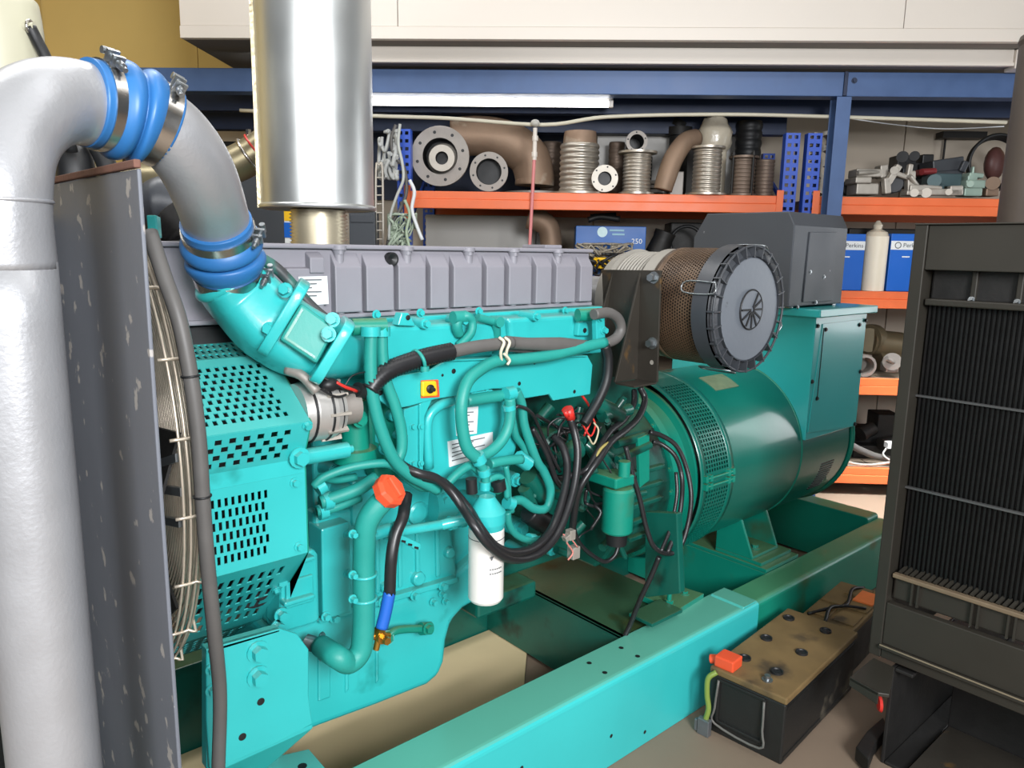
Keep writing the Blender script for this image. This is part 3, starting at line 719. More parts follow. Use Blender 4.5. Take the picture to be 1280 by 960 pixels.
m = MB(); c = aY(537.5, 486, PY-.012); m.lathe(c, NY, [(0, .0115), (.004, .0115), (.006, .009), (.008, 0)], 18); m.lathe(c+Vector((0, -.005, 0)), NY, [(0, .006), (.014, .005), (.014, 0)], 12); m.build('knob', BLK, yb_)
m = MB(); plate(m, ((526.5, 475.5), (548.5, 474.5), (550, 496.5), (526.5, 498)), PY-.004, .004); m.build('plug_rim', CAPO, yb_, .003)
# vertical flange plates in front of the cover box
m = MB(); plate(m, ((505, 512), (523, 506), (523, 592), (506, 597)), PY+.01, .012); f1 = m.build('flange_plate', TEAL, eng, .002)
m = MB(); plate(m, ((524.5, 505), (535, 500), (541, 498), (531, 520), (529, 590), (525, 592)), PY+.004, .016); f2 = m.build('flange_plate', TEAL, eng, .002)
boltsY(((515.5, 533), (508, 547), (516, 579)), PY+.01, f1, .007, .008); boltsY(((526, 533), (526, 579)), PY+.004, f2, .006, .006)
# big rounded cover box with labels
m = MB(); BYv = 1.60
P = [(533, 520), (545, 503), (570, 495), (640, 485), (652, 492), (648, 560), (640, 588), (600, 597), (560, 604), (540, 598), (533, 580)]
plate(m, P, BYv, .14); cb = m.build('cooler_cover', TEAL, eng, .018, segs=4)
m = MB(); Pr = [(536, 585), (534, 530), (545, 510), (566, 500)]
m.tube([aY(x, y, BYv-.006) for x, y in Pr], .014, 12); m.builds('cover_bead', TEAL, cb)
m = MB(); plate(m, ((569, 511), (598, 508), (596, 542), (571, 545)), BYv-.003, .003); l1 = m.build('label', LABEL, cb, label='tall white printed label')
m = MB()
for k in range(7): m.cut().bar(aY(573, 516+k*4, BYv-.0038), aY(592-(k % 3)*5, 515+k*4, BYv-.0038), .0028, .0008, (0, -1, 0))
m.builds('print_line', GREYT, l1)
m = MB(); plate(m, ((560, 552), (616, 540), (616, 566), (562, 584)), BYv-.003, .003); l1 = m.build('label', LABEL, cb, label='wide white printed label')
m = MB()
for k in range(5): m.cut().bar(aY(565, 556+k*5, BYv-.0038), aY(606-(k % 2)*14, 547+k*4.6, BYv-.0038), .0028, .0008, (0, -1, 0))
m.builds('print_line', GREYT, l1)
m = MB(); plate(m, ((590, 491), (616, 487), (617, 493), (590, 497)), BYv-.02, .02); b1 = m.build('small_tab', TEAL, cb, .002)
boltsY(((594, 494), (609, 491)), BYv-.02, b1, .006, .006)

# --- front gear case with ribbed cover
GY = 1.66
m = MB(); P = [(330, 700), (352, 690), (392, 684), (400, 600), (440, 585), (450, 700), (440, 770), (400, 782), (352, 792), (335, 780)]
plate(m, P, GY+.075, .16); gc = m.build('gear_case', TEAL, eng, .01, segs=3)
m = MB(); P = [(352, 702), (392, 686), (398, 692), (400, 775), (394, 780), (354, 792), (350, 786)]
plate(m, P, GY-.01, .085); rc = m.build('ribbed_cover', TEAL, eng, .008)
m = MB()
for py in (706, 754): m.cut(); plate(m, ((356, py), (394, py-11), (395, py+5-11), (356, py+6)), GY-.036, .03)
m.cut(); plate(m, ((358, 728), (392, 718), (393, 752), (358, 762)), GY-.02, .012)
m.builds('rib', TEAL, rc, bevel=.004)
m = MB(); P = [(402, 662), (437, 652), (440, 765), (404, 775)]
plate(m, P, GY+.004, .075); gp = m.build('cover_plate', TEAL, eng, .004)
boltsY(((435, 668), (435, 718), (407, 770)), GY+.004, gp, .009, .012)
boltsY(((345, 708), (350, 725), (351, 768), (347, 782)), GY-.012, rc, .012, .016)
m = MB(); m.lathe(aY(340, 752, GY-.05)+Vector((.0, .12, 0)), NY, [(0, .05), (.03, .05), (.03, .02), (.06, .02), (.06, 0)], 24); m.build('crank_pulley_hub', BLK, eng)
m = MB()
for px, py, px2, py2, r in ((380, 571, 434, 562, .019), ): m.cut().cyl(aY(px, py, 1.55), aY(px2, py2, 1.55), r); m.cyl(aY(px2-2, py2, 1.55), aY(px2+6, py2-1, 1.55), r*.5)
m.builds('tensioner_rod', TEAL, eng)
boltsY(((374, 572),), 1.52, gc, .016, .016)
m = MB()
m.cut().tube([aY(392, 608, 1.6), aY(406, 596, 1.59), (aY(440, 584, 1.57)), aY(478, 579, 1.55), aY(494, 584, 1.55), aY(512, 600, 1.55), aY(530, 610, 1.56), aY(545, 607, 1.58)], .011, 10)
m.cut().tube([aY(400, 628, 1.62), aY(425, 620, 1.61), aY(450, 610, 1.60), aY(470, 597, 1.60)], .017, 10)
m.cut().tube([aY(396, 640, 1.63), aY(420, 634, 1.62), aY(450, 622, 1.62)], .012, 10)
m.cut().tube([aY(400, 596, 1.62), aY(420, 600, 1.64), aY(445, 596, 1.64)], .01, 10)
m.builds('coolant_pipe', TEALH, eng)
m = MB(); m.cut().cyl(aY(396, 612, 1.6), aY(405, 606, 1.6), .018); m.cut().cyl(aY(403, 628, 1.62), aY(414, 625, 1.62), .022); m.cut().cyl(aY(398, 641, 1.63), aY(408, 638, 1.63), .019); m.builds('pipe_union', TEAL, eng)
# --- front engine mount bracket
BRY = 1.53
m = MB(); P = [(258, 812), (350, 786), (372, 793), (386, 812), (386, 870), (391, 905), (345, 930), (300, 949), (262, 962), (258, 900)]
plate(m, P, BRY, .014); mb_ = m.build('engine_mount', TEAL, eng, .003)
m = MB(); plate(m, ((258, 812), (350, 786), (350, 790), (258, 818)), BRY, .03); plate(m, ((258, 812), (262, 812), (262, 962), (258, 962)), BRY+.014, .03); m.build('bracket_web', TEAL, mb_, .002)
z0 = RZ+.012
fp = [aY(391, 905, BRY), aY(345, 930, BRY), aY(262, 962, BRY)]
m = MB(); q = [aZ(x, y, z0) for x, y in ((346, 945), (386, 936), (412, 966), (330, 1000), (280, 1000))]
m.prism(q, (0, 0, -.012)); m.build('foot_plate', TEAL, mb_, .002)
m = MB(); m.prism([aY(391, 905, BRY), aY(255, 966, BRY), aZ(280, 1000, z0), aZ(346, 945, z0)], (0, .001, -.012)); m.build('foot_bend', TEAL, mb_, .002)
boltsY(((322, 814), (322, 845)), BRY, mb_, .017, .02)
boltsY(((265, 836), (265, 862)), BRY, mb_, .010, .012)
m = MB(); hole(m, 326, 877, BRY, .009); hole(m, 303, 921, BRY, .009); m.builds('bracket_hole', BLK, mb_)
m = MB(); m.lathe(aZ(378, 958, z0), UP, [(0, .0), (.0012, .012)], 14, False); m.build('bracket_hole', BLK, mb_)

# --- perforated belt guard around the fan drive
gx0 = .47; gxr = .72
prof = [aX(340, 444, gxr), aX(388, 527, gxr), aX(379, 572, gxr), aX(384, 592, gxr), aX(384, 690, gxr), aX(334, 770, gxr), aX(285, 800, gxr)]
prof = [(p.y, p.z) for p in prof]
prof[3] = (prof[4][0], prof[3][1])
top = (YC-.10, prof[0][1]+.035)
PR = [top]+prof+[(prof[-1][0]+.1, prof[-1][1]-.03)]
bg = None
NXs = [14, 11, 7, None, 11, 9, 9, 7]; NVs = [5, 9, 4, None, 6, 5, 5, 4]
gm = MB()
for i in range(len(PR)-1):
    (y0, z0_), (y1, z1_) = PR[i], PR[i+1]
    e = .0
    def fn(u, v, y0=y0, z0_=z0_, y1=y1, z1_=z1_, e=e): return Vector((gx0+(gxr-gx0)*u, y0+(y1-y0)*v, z0_+(z1_-z0_)*v))
    if NXs[i] is None: gm.add([fn(0, 0), fn(1, 0), fn(1, 1), fn(0, 1)], [(0, 1, 2, 3)]); continue
    mrg = .1 if i not in (0,) else .02; mu = .86 if i != 4 else .66
    # margins round the perforated field
    def sub(u, v, fn=fn, mu=mu, mrg=mrg): return fn(.03+(mu-.03)*u, mrg+(1-2*mrg)*v)
    for A in (((0, 0), (1, 0), (1, mrg), (0, mrg)), ((0, 1-mrg), (1, 1-mrg), (1, 1), (0, 1)), ((0, mrg), (.03, mrg), (.03, 1-mrg), (0, 1-mrg)), ((mu, mrg), (1, mrg), (1, 1-mrg), (mu, 1-mrg))):
        gm.add([fn(*q) for q in A], [(0, 1, 2, 3)])
    gm.perf(sub, NXs[i], NVs[i], .26, .14)
bg = gm.build('belt_guard', TEAL, eng, solid=.003)
m = MB(); m.prism([(gxr, y, z) for y, z in PR]+[(gxr, YC-.1, PR[-1][1])], (.004, 0, 0)); m.build('guard_end_plate', TEALD, bg)
m = MB(); m.lathe((gx0+.02, YC-.02, prof[3][1]-.05), (1, 0, 0), [(0, .2), (gxr-gx0-.05, .2), (gxr-gx0-.05, 0)], 32); m.build('fan_pulley', DARKI, eng)
def boltsX(pts, off, r=.008):
    mm = MB()
    for seg, u, v in pts:
        (y0, z0_), (y1, z1_) = PR[seg], PR[seg+1]; nrm = Vector((0, (z1_-z0_), -(y1-y0))).normalized()
        if nrm.y > 0: nrm = -nrm
        mm.cut().bolt(Vector((gx0+(gxr-gx0)*u, y0+(y1-y0)*v, z0_+(z1_-z0_)*v))+nrm*.002, nrm, r, .009)
    mm.builds('bolt', TEAL, bg)
boltsX(((2, .05, .9), (2, .97, .06), (4, .12, .08), (4, .9, .1), (4, .92, .9), (4, .14, .94), (5, .9, .5)), 0)

# --- belt driven charging alternator, silver
AXc = aY(402, 512, 1.57)
m = MB(); ax = Vector((1, 0, 0))
m.lathe(AXc-ax*.065, ax, [(0, .03), (0, .066), (.03, .07), (.075, .07), (.1, .062), (.1, .0)], 36); sa = m.build('charging_alternator', mat('cast_aluminium', (196, 194, 190), .4, .6, .1, 20, .1, 90), eng)
m = MB()
for o in (.022, .062, .088): m.cut().torus(AXc+ax*(o-.065), ax, .0705 if o < .08 else .064, .003, 36, 6)
m.builds('band', BLK, sa)
m = MB(); m.lathe(AXc+ax*.035, ax, [(0, .045), (.05, .043), (.05, 0)], 24); m.build('end_cap', CAST, sa)
m = MB()
for k in range(10):
    a = 2*PI*k/10; m.cut().obox(AXc+ax*.012+Vector((0, math.cos(a), math.sin(a)))*.068, ax*.025, Vector((0, -math.sin(a), math.cos(a)))*.003, Vector((0, math.cos(a), math.sin(a)))*.006)
m.builds('cooling_fin', CASTL, sa)
m = MB(); m.tube([aY(358, 462, 1.55), aY(378, 470, 1.52), aY(396, 490, 1.5)], .012, 8); m.build('bracket_arm', CAST, sa)
m = MB(); m.ball(aY(412, 481, 1.52), .02, sc=(1.2, .8, .8)); m.cyl(aY(415, 481, 1.52), aY(452, 489, 1.54), .008); m.cyl(aY(446, 487, 1.54), aY(462, 491, 1.55), .018); m.build('connector_plug', BLK, sa)
m = MB(); m.tube([aY(420, 478, 1.51), aY(432, 484, 1.51), aY(446, 489, 1.53)], .004, 6); m.build('red_wire', REDC, sa)
m = MB(); m.cut().tube([aY(430, 484, 1.52), aY(440, 470, 1.52), aY(456, 465, 1.53)], .0018, 5); m.cut().tube([aY(400, 470, 1.52), aY(420, 480, 1.51), aY(430, 486, 1.51)], .003, 5); m.cut().tube([aY(395, 483, 1.5), aY(420, 496, 1.5), aY(440, 490, 1.52)], .003, 5); m.builds('wire', CABLE, sa)
m = MB(); m.cyl(aY(442, 500, 1.62), aY(444, 560, 1.62), .035); m.lathe(aY(443, 560, 1.62), UP, [(-.05, .02), (-.03, .055), (0, .055), (.004, 0)], 24); m.build('thermostat_housing', TEALD, eng)
m = MB(); m.cyl(aY(430, 524, 1.58), aY(450, 524, 1.58), .012); m.bolt(aY(450, 524, 1.565), NY, .014, .01); m.build('stub_pipe', TEALD, eng)

# --- charge air elbow casting
EP = [aT(285, 348, 1.63), aT(305, 372, 1.66), aT(338, 405, 1.68), aT(385, 432, 1.71), aY(440, 440, 1.69)]
m = MB(); m.tube(EP, [.069, .074, .08, .076, .06], 28, 8, sq=(.62, 1, 1.0), hint=(0, 0, 1)); ib = m.build('intake_elbow', TEAL, eng)
m = MB(); m.torus(aT(284, 346, 1.63), EP[1]-EP[0], .068, .012, 36, 8); m.build('elbow_collar', TEAL, ib)
m = MB()
for i, (a_, b_) in enumerate((((336, 424), (374, 366)), ((398, 462), (430, 412)))):
    c = aT((a_[0]+b_[0])/2, (a_[1]+b_[1])/2, 1.66); n_ = (EP[3]-EP[2]).normalized(); _, uu, vv = frame(n_)
    m.cut().tube([c-n_*.012, c+n_*.012], .092 if i == 0 else .078, 28, raw=True, sq=(.42, 1, 1), hint=(0, 0, 1))
m.builds('elbow_flange', TEAL, ib, bevel=.003)
m = MB(); m.cut(); c = aT(375, 398, 1.60)
pp = [aT(x, y, t_) for x, y, t_ in ((349, 424, 1.575), (376, 378, 1.59), (420, 410, 1.61), (396, 455, 1.595))]
nn = (pp[1]-pp[0]).cross(pp[2]-pp[1]).normalized(); nn = nn if nn.dot(CF) > 0 else -nn
m.prism(pp, nn*.09); ec = m.build('elbow_cover', TEALH, ib, .006)
cc_ = sum(pp, Vector())/4; q4 = [cc_+(p-cc_)*.78-nn*.0012 for p in pp]; m = MB()
for i in (0, 1): m.bar(q4[i-1], q4[i], .005, .003, nn)
m.build('cover_groove', TEALD, ib)
m = MB(); 
for px, py, t_ in ((337, 412, 1.60), (357, 363, 1.62), (411, 418, 1.60), (416, 400, 1.62)): m.cut().bolt(aT(px, py, t_-.01), -CF, .011, .014)
m.builds('bolt', TEAL, ib)

# --- oil filler pipe with orange cap
def pth(pts, Y=None): return [aY(p[0], p[1], p[2] if len(p) > 2 else Y) for p in pts]
m = MB(); m.tube(pth(((482, 622, 1.47), (466, 640, 1.48), (457, 660, 1.49), (455, 700), (455, 745), (454, 790), (450, 815), (436, 828), (420, 820), (402, 808, 1.6)), 1.5), .027, 16, 6)
op = m.build('oil_filler_pipe', TEALH, eng)
m = MB()
for py in (667, 718, 748): m.cut().torus(aY(455.5, py, 1.5), UP, .028, .004, 28, 6); m.bolt(aY(440, py, 1.485), NY, .007, .014)
m.builds('pipe_clamp', TEAL, op)
c = aY(489, 612, 1.455); ax = Vector((.34, -.70, .60)).normalized()
m = MB(); m.lathe(c-ax*.02, ax, [(0, .028), (.0, .040), (.02, .042), (.03, .036), (.03, 0)], 8, sm=False); _, u, v = frame(ax); m.obox(c+ax*.014, u*.026, v*.009, ax*.008); cp_ = m.build('filler_cap', CAPO, op, .003, label='orange plastic filler cap')
m = MB(); m.torus(aY(402, 808, 1.62), (-.8, .6, 0), .03, .006, 24, 6); m.cyl(aY(394, 806, 1.63), aY(382, 802, 1.65), .02); m.build('pipe_clip', STEEL, op)
# --- oil filter
OY = 1.46; of0 = aY(607, 752, OY); ofr = .0475
m = MB(); zt_ = aY(607, 654, OY).z
m.lathe((of0.x, OY, of0.z+.004), UP, [(0, ofr*.7), (.004, ofr*.9), (.012, ofr), (zt_-of0.z-.02, ofr), (zt_-of0.z-.014, ofr-.002)], 40); of = m.build('oil_filter', WHITEF, eng, label='white spin-on oil filter canister')
m = MB(); m.lathe((of0.x, OY, zt_-.012), UP, [(0, .046), (.018, .05), (.045, .05), (.06, .038), (.085, .02), (.085, 0)], 32); fhd = m.build('filter_head', TEAL, eng)
m = MB(); zz = zt_-.045; m.torus((of0.x, OY, zz+.01), UP, ofr, .0012, 40, 6); m.build('filter_seam', GREYT, of)
# small grey print on the filter
m = MB()
for k in range(2):
    for j in range(6): a = math.radians(-118+j*8); a2 = math.radians(-118+j*8+5.5); m.cut().bar((of0.x+math.cos(a)*(ofr+.0006), OY+math.sin(a)*(ofr+.0006), zz-.066-.012*k), (of0.x+math.cos(a2)*(ofr+.0006), OY+math.sin(a2)*(ofr+.0006), zz-.066-.012*k), .0032, .0006, (0, -1, 0))
m.builds('print_line', GREYT, of)
m = MB(); m.prism([(of0.x-.026, OY-ofr-.001, zz-.028), (of0.x-.014, OY-ofr-.001, zz-.028), (of0.x-.02, OY-ofr-.001, zz-.04)], (0, .0008, 0)); m.build('print_mark', GREYT, of)
m = MB(); m.cut().cyl(aY(480, 668, 1.53), aY(556, 655, 1.53), .013); m.cyl(aY(552, 656, 1.53), aY(586, 648, 1.5), .0145); m.cyl(aY(562, 654, 1.53), aY(568, 653, 1.53), .019); m.cyl(aY(574, 651, 1.52), aY(580, 650, 1.52), .019)
m.cut().cyl(aY(462, 669, 1.49), aY(486, 662, 1.53), .016); m.cyl(aY(494, 664, 1.52), aY(500, 660, 1.52), .022); m.builds('oil_pipe', TEAL, eng)
m = MB(); plate(m, ((494, 672), (500, 668), (527, 680), (526, 688), (520, 688)), 1.5, .012); b1 = m.build('slotted_tab', TEAL, eng, .003)
m = MB()
for px, py in ((505, 676), (513, 680), (521, 684)): m.cut(); plate(m, ((px-2.5, py-1), (px+2.5, py), (px+2, py+3), (px-3, py+1.5)), 1.4985, .001)
m.builds('slot', BLK, b1)

# --- teal hoses
def hose(pts, Y, r, name='hose', m_=None, n=10, sub=6):
    mm = MB(); mm.tube(pth(pts, Y), r, n, sub); return mm.build(name, m_ or TEALH, eng)
h1 = hose(((464, 415), (463, 450), (465, 490), (474, 530), (490, 570), (510, 592), (530, 603), (548, 612)), 1.53, .0155)
h2 = hose(((477, 415), (478, 445), (482, 475), (493, 505), (501, 535), (502, 560), (497, 575)), 1.545, .0145)
h3 = hose(((756, 428, 1.53), (730, 434, 1.53), (690, 444, 1.53), (650, 449, 1.53), (622, 451, 1.53), (600, 462, 1.52), (584, 478, 1.51), (577, 505, 1.5), (578, 535, 1.5), (584, 560, 1.5), (596, 573, 1.5)), 1.5, .0165)
h4 = hose(((594, 573), (612, 565), (626, 552), (635, 535), (638, 515), (637, 498)), 1.52, .0155)
h5 = hose(((637, 493), (610, 497), (582, 501)), 1.55, .0165)
h6 = hose(((645, 488), (652, 505), (655, 530), (663, 555), (672, 578), (680, 590), (688, 612), (684, 634), (668, 636), (650, 625), (632, 631)), 1.56, .0135)
h7 = hose(((634, 640), (636, 655), (645, 668), (660, 675), (675, 674)), 1.52, .0105)
h8 = hose(((596, 575), (605, 588), (607, 600), (606, 612)), 1.5, .0125)
h9 = hose(((560, 604), (572, 592), (588, 582), (600, 590)), 1.53, .012)
h10 = hose(((610, 600), (624, 596), (632, 606), (634, 622)), 1.5, .009)
h11 = hose(((612, 580), (630, 576), (652, 574)), 1.52, .014)
h12 = hose(((640, 520), (645, 545), (655, 560), (660, 580)), 1.58, .011)
h13 = hose(((632, 582), (635, 600), (636, 622), (640, 640)), 1.53, .0085)
m = MB()
for (x0, y0, x1, y1, r, Y) in ((463, 408, 463, 420, .024, 1.53), (476, 408, 476, 420, .023, 1.545), (596, 568, 600, 578, .02, 1.5), (632, 493, 642, 491, .02, 1.53), (604, 586, 606, 594, .018, 1.5), (648, 572, 660, 580, .022, 1.53), (633, 628, 640, 630, .02, 1.53), (660, 673, 668, 674, .016, 1.53), (636, 506, 637, 512, .018, 1.52), (606, 602, 606, 612, .016, 1.5)):
    m.cut().cyl(aY(x0, y0, Y), aY(x1, y1, Y), r, n=8)
m.builds('hose_fitting', TEAL, eng)
m = MB(); m.cyl(aY(440, 409, 1.56), aY(482, 408, 1.54), .02); m.cyl(aY(428, 409, 1.57), aY(444, 409, 1.56), .014); m.build('hose_manifold', TEALD, eng)
m = MB(); m.cut().cyl(aY(589, 598, 1.48), aY(590, 616, 1.48), .015); m.cut().cyl(aY(622, 600, 1.5), aY(624, 612, 1.5), .02); m.builds('pressure_sensor', BLK, eng)
m = MB(); p = aY(618, 606, 1.52); m.lathe(p, NY, [(0, .022), (.02, .022), (.024, .014), (.024, 0)], 20); m.build('sensor_cap', TEALD, eng)
# grey hose above intake and grey breather loop
hose(((330, 325, 1.68), (345, 335, 1.66), (362, 352, 1.65), (384, 378, 1.63), (406, 398, 1.6), (428, 409, 1.57)), 1.6, .0135, 'fuel_hose', mat('teal_oversprayed_hose', (50, 100, 92), .5, 0, .2, 30, spot=((60, 62, 64), 18, .5, .1)))
hose(((742, 393), (760, 391), (772, 398), (776, 411), (770, 423), (756, 430)), 1.54, .0165, 'breather_hose', GREYH)
# --- black looms and cables
m = MB(); m.corr(pth(((462, 488), (472, 474), (492, 460), (530, 447), (566, 439)), 1.53), .021, .009, .0028, 12); m.build('cable_conduit', CABLE, eng)
m = MB(); m.tube(pth(((560, 441), (592, 434), (624, 430), (640, 428)), 1.53), .017, 12); m.cut().tube(pth(((632, 428), (660, 430), (700, 431), (735, 433)), 1.54), [.018, .018, .022, .018], 12); m.cut().tube(pth(((630, 434), (680, 438), (725, 437)), 1.56), .012, 10); m.builds('cable_conduit', GREYH, eng)
m = MB()
for dx in (-4, 3): m.cut().tube([aY(628+dx, 422, 1.52), aY(634+dx, 428, 1.505), aY(630+dx, 440, 1.51), aY(631+dx, 452, 1.52)], .0045, 6)
m.cut().tube([aY(630, 442, 1.5), aY(637, 450, 1.5), aY(634, 456, 1.5)], .004, 6)
m.builds('cable_tie', mat('cream_cable_tie', (206, 202, 180), .4), eng)
m = MB(); m.cut().torus(aY(523, 451, 1.53), (1, 0, .3), .026, .005, 20, 6); m.cyl(aY(531, 458, 1.51), aY(531, 464, 1.51), .011); m.builds('conduit_clip', TEALH, eng)
CB = lambda pts, Y, r, m_=None, name='cable': hose(pts, Y, r, name, m_ or CABLE, 8, 7)
CB(((498, 578, 1.56), (510, 586, 1.53), (524, 592, 1.51), (545, 598, 1.5), (562, 612, 1.49), (578, 634, 1.46), (592, 656, 1.41), (608, 678, 1.39), (628, 695, 1.4), (652, 699, 1.42), (676, 690, 1.44), (696, 668, 1.46), (710, 635, 1.48), (719, 600, 1.5), (722, 565, 1.52), (718, 540, 1.54), (713, 524, 1.55)), 1.45, .0125)
CB(((506, 588, 1.56), (516, 592, 1.54), (530, 596, 1.52), (552, 602, 1.51), (570, 618, 1.49), (588, 640, 1.46), (600, 660, 1.41), (618, 682, 1.4), (640, 691, 1.41), (668, 684, 1.44), (690, 660, 1.47), (704, 620, 1.5), (709, 585, 1.53), (704, 560, 1.56), (692, 545, 1.6)), 1.45, .0125)
m = MB(); m.cut().tube(pth(((709, 511), (714, 524)), 1.55), [.018, .014], 8, raw=True); m.cut().tube(pth(((706, 514), (709, 521)), 1.54), .008, 6, raw=True); m.builds('cable_boot', REDC, eng, label='red rubber cable boot')
CB(((756, 432), (760, 448), (758, 475), (748, 500), (735, 522), (730, 530)), 1.53, .0155, BLK)
CB(((800, 484, 1.7), (806, 500, 1.68), (798, 522, 1.64), (782, 538, 1.6), (764, 552, 1.57), (750, 572, 1.55), (738, 588, 1.55), (724, 612, 1.56), (718, 640, 1.58), (715, 665, 1.6)), 1.6, .012)
CB(((793, 488, 1.72), (792, 505, 1.69), (780, 525, 1.64), (762, 540, 1.6), (748, 562, 1.57), (735, 585, 1.56), (722, 592, 1.58), (700, 598, 1.6), (690, 594, 1.62)), 1.6, .011)
CB(((770, 548, 1.57), (752, 560, 1.56), (742, 578, 1.555)), 1.56, .005, mat('bare_yellow_tape', (160, 146, 84), .5))
CB(((782, 558, 1.56), (790, 590, 1.54), (800, 625, 1.52), (808, 660, 1.5), (818, 684, 1.48), (836, 692, 1.47), (850, 684, 1.46), (860, 655, 1.46), (864, 620, 1.47), (858, 585, 1.5), (846, 558, 1.53), (828, 545, 1.56), (812, 540, 1.58)), 1.5, .0085)
CB(((834, 692, 1.47), (846, 660, 1.48), (852, 625, 1.49), (852, 595, 1.5), (844, 570, 1.54), (828, 556, 1.58), (816, 552, 1.6)), 1.5, .0085)
CB(((826, 690, 1.47), (838, 660, 1.49), (846, 620, 1.5), (845, 590, 1.52)), 1.5, .007)
CB(((824, 696, 1.5), (814, 720, 1.52), (800, 750, 1.55), (788, 780, 1.58), (781, 795, 1.59)), 1.55, .0095)
CB(((716, 655, 1.6), (722, 675, 1.6), (735, 690, 1.6), (755, 702, 1.59), (768, 695, 1.58), (774, 680, 1.58)), 1.6, .0075)
CB(((640, 515, 1.55), (648, 508, 1.54), (664, 516, 1.55), (676, 540, 1.58), (690, 570, 1.58), (700, 590, 1.58)), 1.55, .0055)
CB(((665, 535, 1.58), (680, 560, 1.57), (688, 580, 1.57), (695, 600, 1.57), (705, 612, 1.56)), 1.58, .009)
CB(((720, 470, 1.63), (725, 490, 1.61), (735, 505, 1.6), (740, 520, 1.6), (730, 545, 1.6)), 1.6, .004, REDC)
CB(((685, 545, 1.58), (686, 532, 1.57), (697, 523, 1.56), (708, 524, 1.55)), 1.57, .003)
CB(((728, 530, 1.58), (738, 545, 1.57), (744, 532, 1.58), (740, 520, 1.6)), 1.57, .003, REDC)
CB(((735, 545, 1.57), (742, 555, 1.57), (748, 538, 1.57), (742, 528, 1.58)), 1.57, .003, mat('pale_wire', (190, 180, 150), .5))
CB(((508, 618, 1.55), (506, 632, 1.53), (503, 648, 1.5), (494, 670, 1.49), (489, 700, 1.48), (487, 742, 1.48)), 1.48, .0155, CABLE, 'drain_hose')
CB(((487, 740, 1.48), (482, 765, 1.48), (477, 785, 1.48)), 1.48, .0155, mat('blue_hose', (30, 96, 190), .45), 'drain_hose')
m = MB(); m.cyl(aY(462, 795, 1.5), aY(486, 795, 1.5), .010); m.cyl(aY(474, 793, 1.49), aY(470, 812, 1.49), .008); m.cyl(aY(470, 790, 1.49), aY(478, 790, 1.49), .013); m.bolt(aY(478, 797, 1.48), NY, .010, .02); m.build('drain_valve', BRASS, eng)

# --- rear end clutter: fuel filter, pumps, bracket
m = MB(); c0_ = aY(771, 664, 1.56); c1_ = aY(771, 612, 1.56)
m.lathe((c0_.x, 1.56, c0_.z), UP, [(0, .048), (.006, .052), (c1_.z-c0_.z, .052), (c1_.z-c0_.z+.008, .046), (c1_.z-c0_.z+.012, 0)], 36); ff = m.build('fuel_filter', TEALD, eng)
m = MB(); m.lathe((c0_.x, 1.56, c0_.z-.05), UP, [(0, .012), (.006, .034), (.05, .038), (.05, 0)], 28); m.build('filter_bowl', BLK, ff)
m = MB(); m.box(c0_.x-.05, c0_.x+.05, 1.53, 1.66, c1_.z+.014, c1_.z+.05); m.cyl((c0_.x, 1.54, c1_.z+.05), (c0_.x, 1.54, c1_.z+.1), .02); m.build('fuel_filter_head', TEALD, eng, .006)
m = MB(); plate(m, ((798, 548), (812, 542), (812, 600), (800, 610)), 1.6, .014); m.build('filter_bracket', TEALD, eng, .002)
m = MB(); p = aY(698, 560, 1.62)
m.cut().lathe(p+Vector((0, .08, 0)), NY, [(0, .055), (.07, .055), (.08, .045), (.08, .02), (.1, .02), (.1, 0)], 24)
m.cut().cyl(aY(690, 575, 1.62), aY(722, 560, 1.62), .034); m.cut().cyl(aY(745, 505, 1.66), aY(775, 520, 1.64), .03); m.cut().cyl(aY(752, 520, 1.64), aY(786, 512, 1.66), .022)
m.cut().cyl(aY(770, 555, 1.62), aY(806, 545, 1.62), .016); m.cut().cyl(aY(772, 575, 1.6), aY(812, 556, 1.6), .014); m.cut().cyl(aY(742, 560, 1.66), aY(768, 600, 1.64), .03)
m.cut().cyl(aY(660, 595, 1.62), aY(680, 620, 1.62), .03); m.cut().cyl(aY(786, 620, 1.62), aY(806, 616, 1.62), .012); m.cut().cyl(aY(655, 610, 1.62), aY(668, 640, 1.62), .02)
m.builds('pump_housing', TEALO, eng)
m = MB(); m.cut().corr(pth(((660, 640), (678, 652), (694, 660)), 1.6), .03, .012, .004, 12); m.builds('bellows_hose', BLK, eng)
rng = random.Random(11); m = MB()
for k in range(26):
    x, y = rng.uniform(668, 790), rng.uniform(510, 690); Y = rng.uniform(1.62, 1.7); p = aY(x, y, Y)
    d = Vector((rng.uniform(-1, 1), rng.uniform(-.6, .3), rng.uniform(-1, 1))).normalized(); r = rng.uniform(.010, .022)
    m.cut().cyl(p-d*.03, p+d*.03, r, n=12)
    if k % 2: m.bolt(p+d*.03, d, r*.7, .012)
m.builds('pipe_fitting', TEALO, eng)
m = MB()
for k in range(16):
    x, y = rng.uniform(655, 790), rng.uniform(505, 660); P_ = []
    for j in range(4): P_.append(aY(x, y, rng.uniform(1.58, 1.64))); x += rng.uniform(-22, 24); y += rng.uniform(0, 26)
    m.cut().tube(P_, rng.choice((.003, .004, .006)), 6, 5)
m.builds('wire', CABLE, eng)
m = MB(); p = aY(713, 668, 1.55); m.cut().obox(p, (.012, 0, 0), (0, .012, 0), (0, 0, .016)); q = aY(717, 690, 1.57); m.cut().obox(q, (.016, 0, 0), (0, .014, 0), (0, 0, .02)); m.cut().obox(aY(708, 672, 1.55), (.01, 0, .004), (0, .01, 0), (-.004, 0, .008)); m.builds('wire_connector', CASTL, eng, bevel=.002)
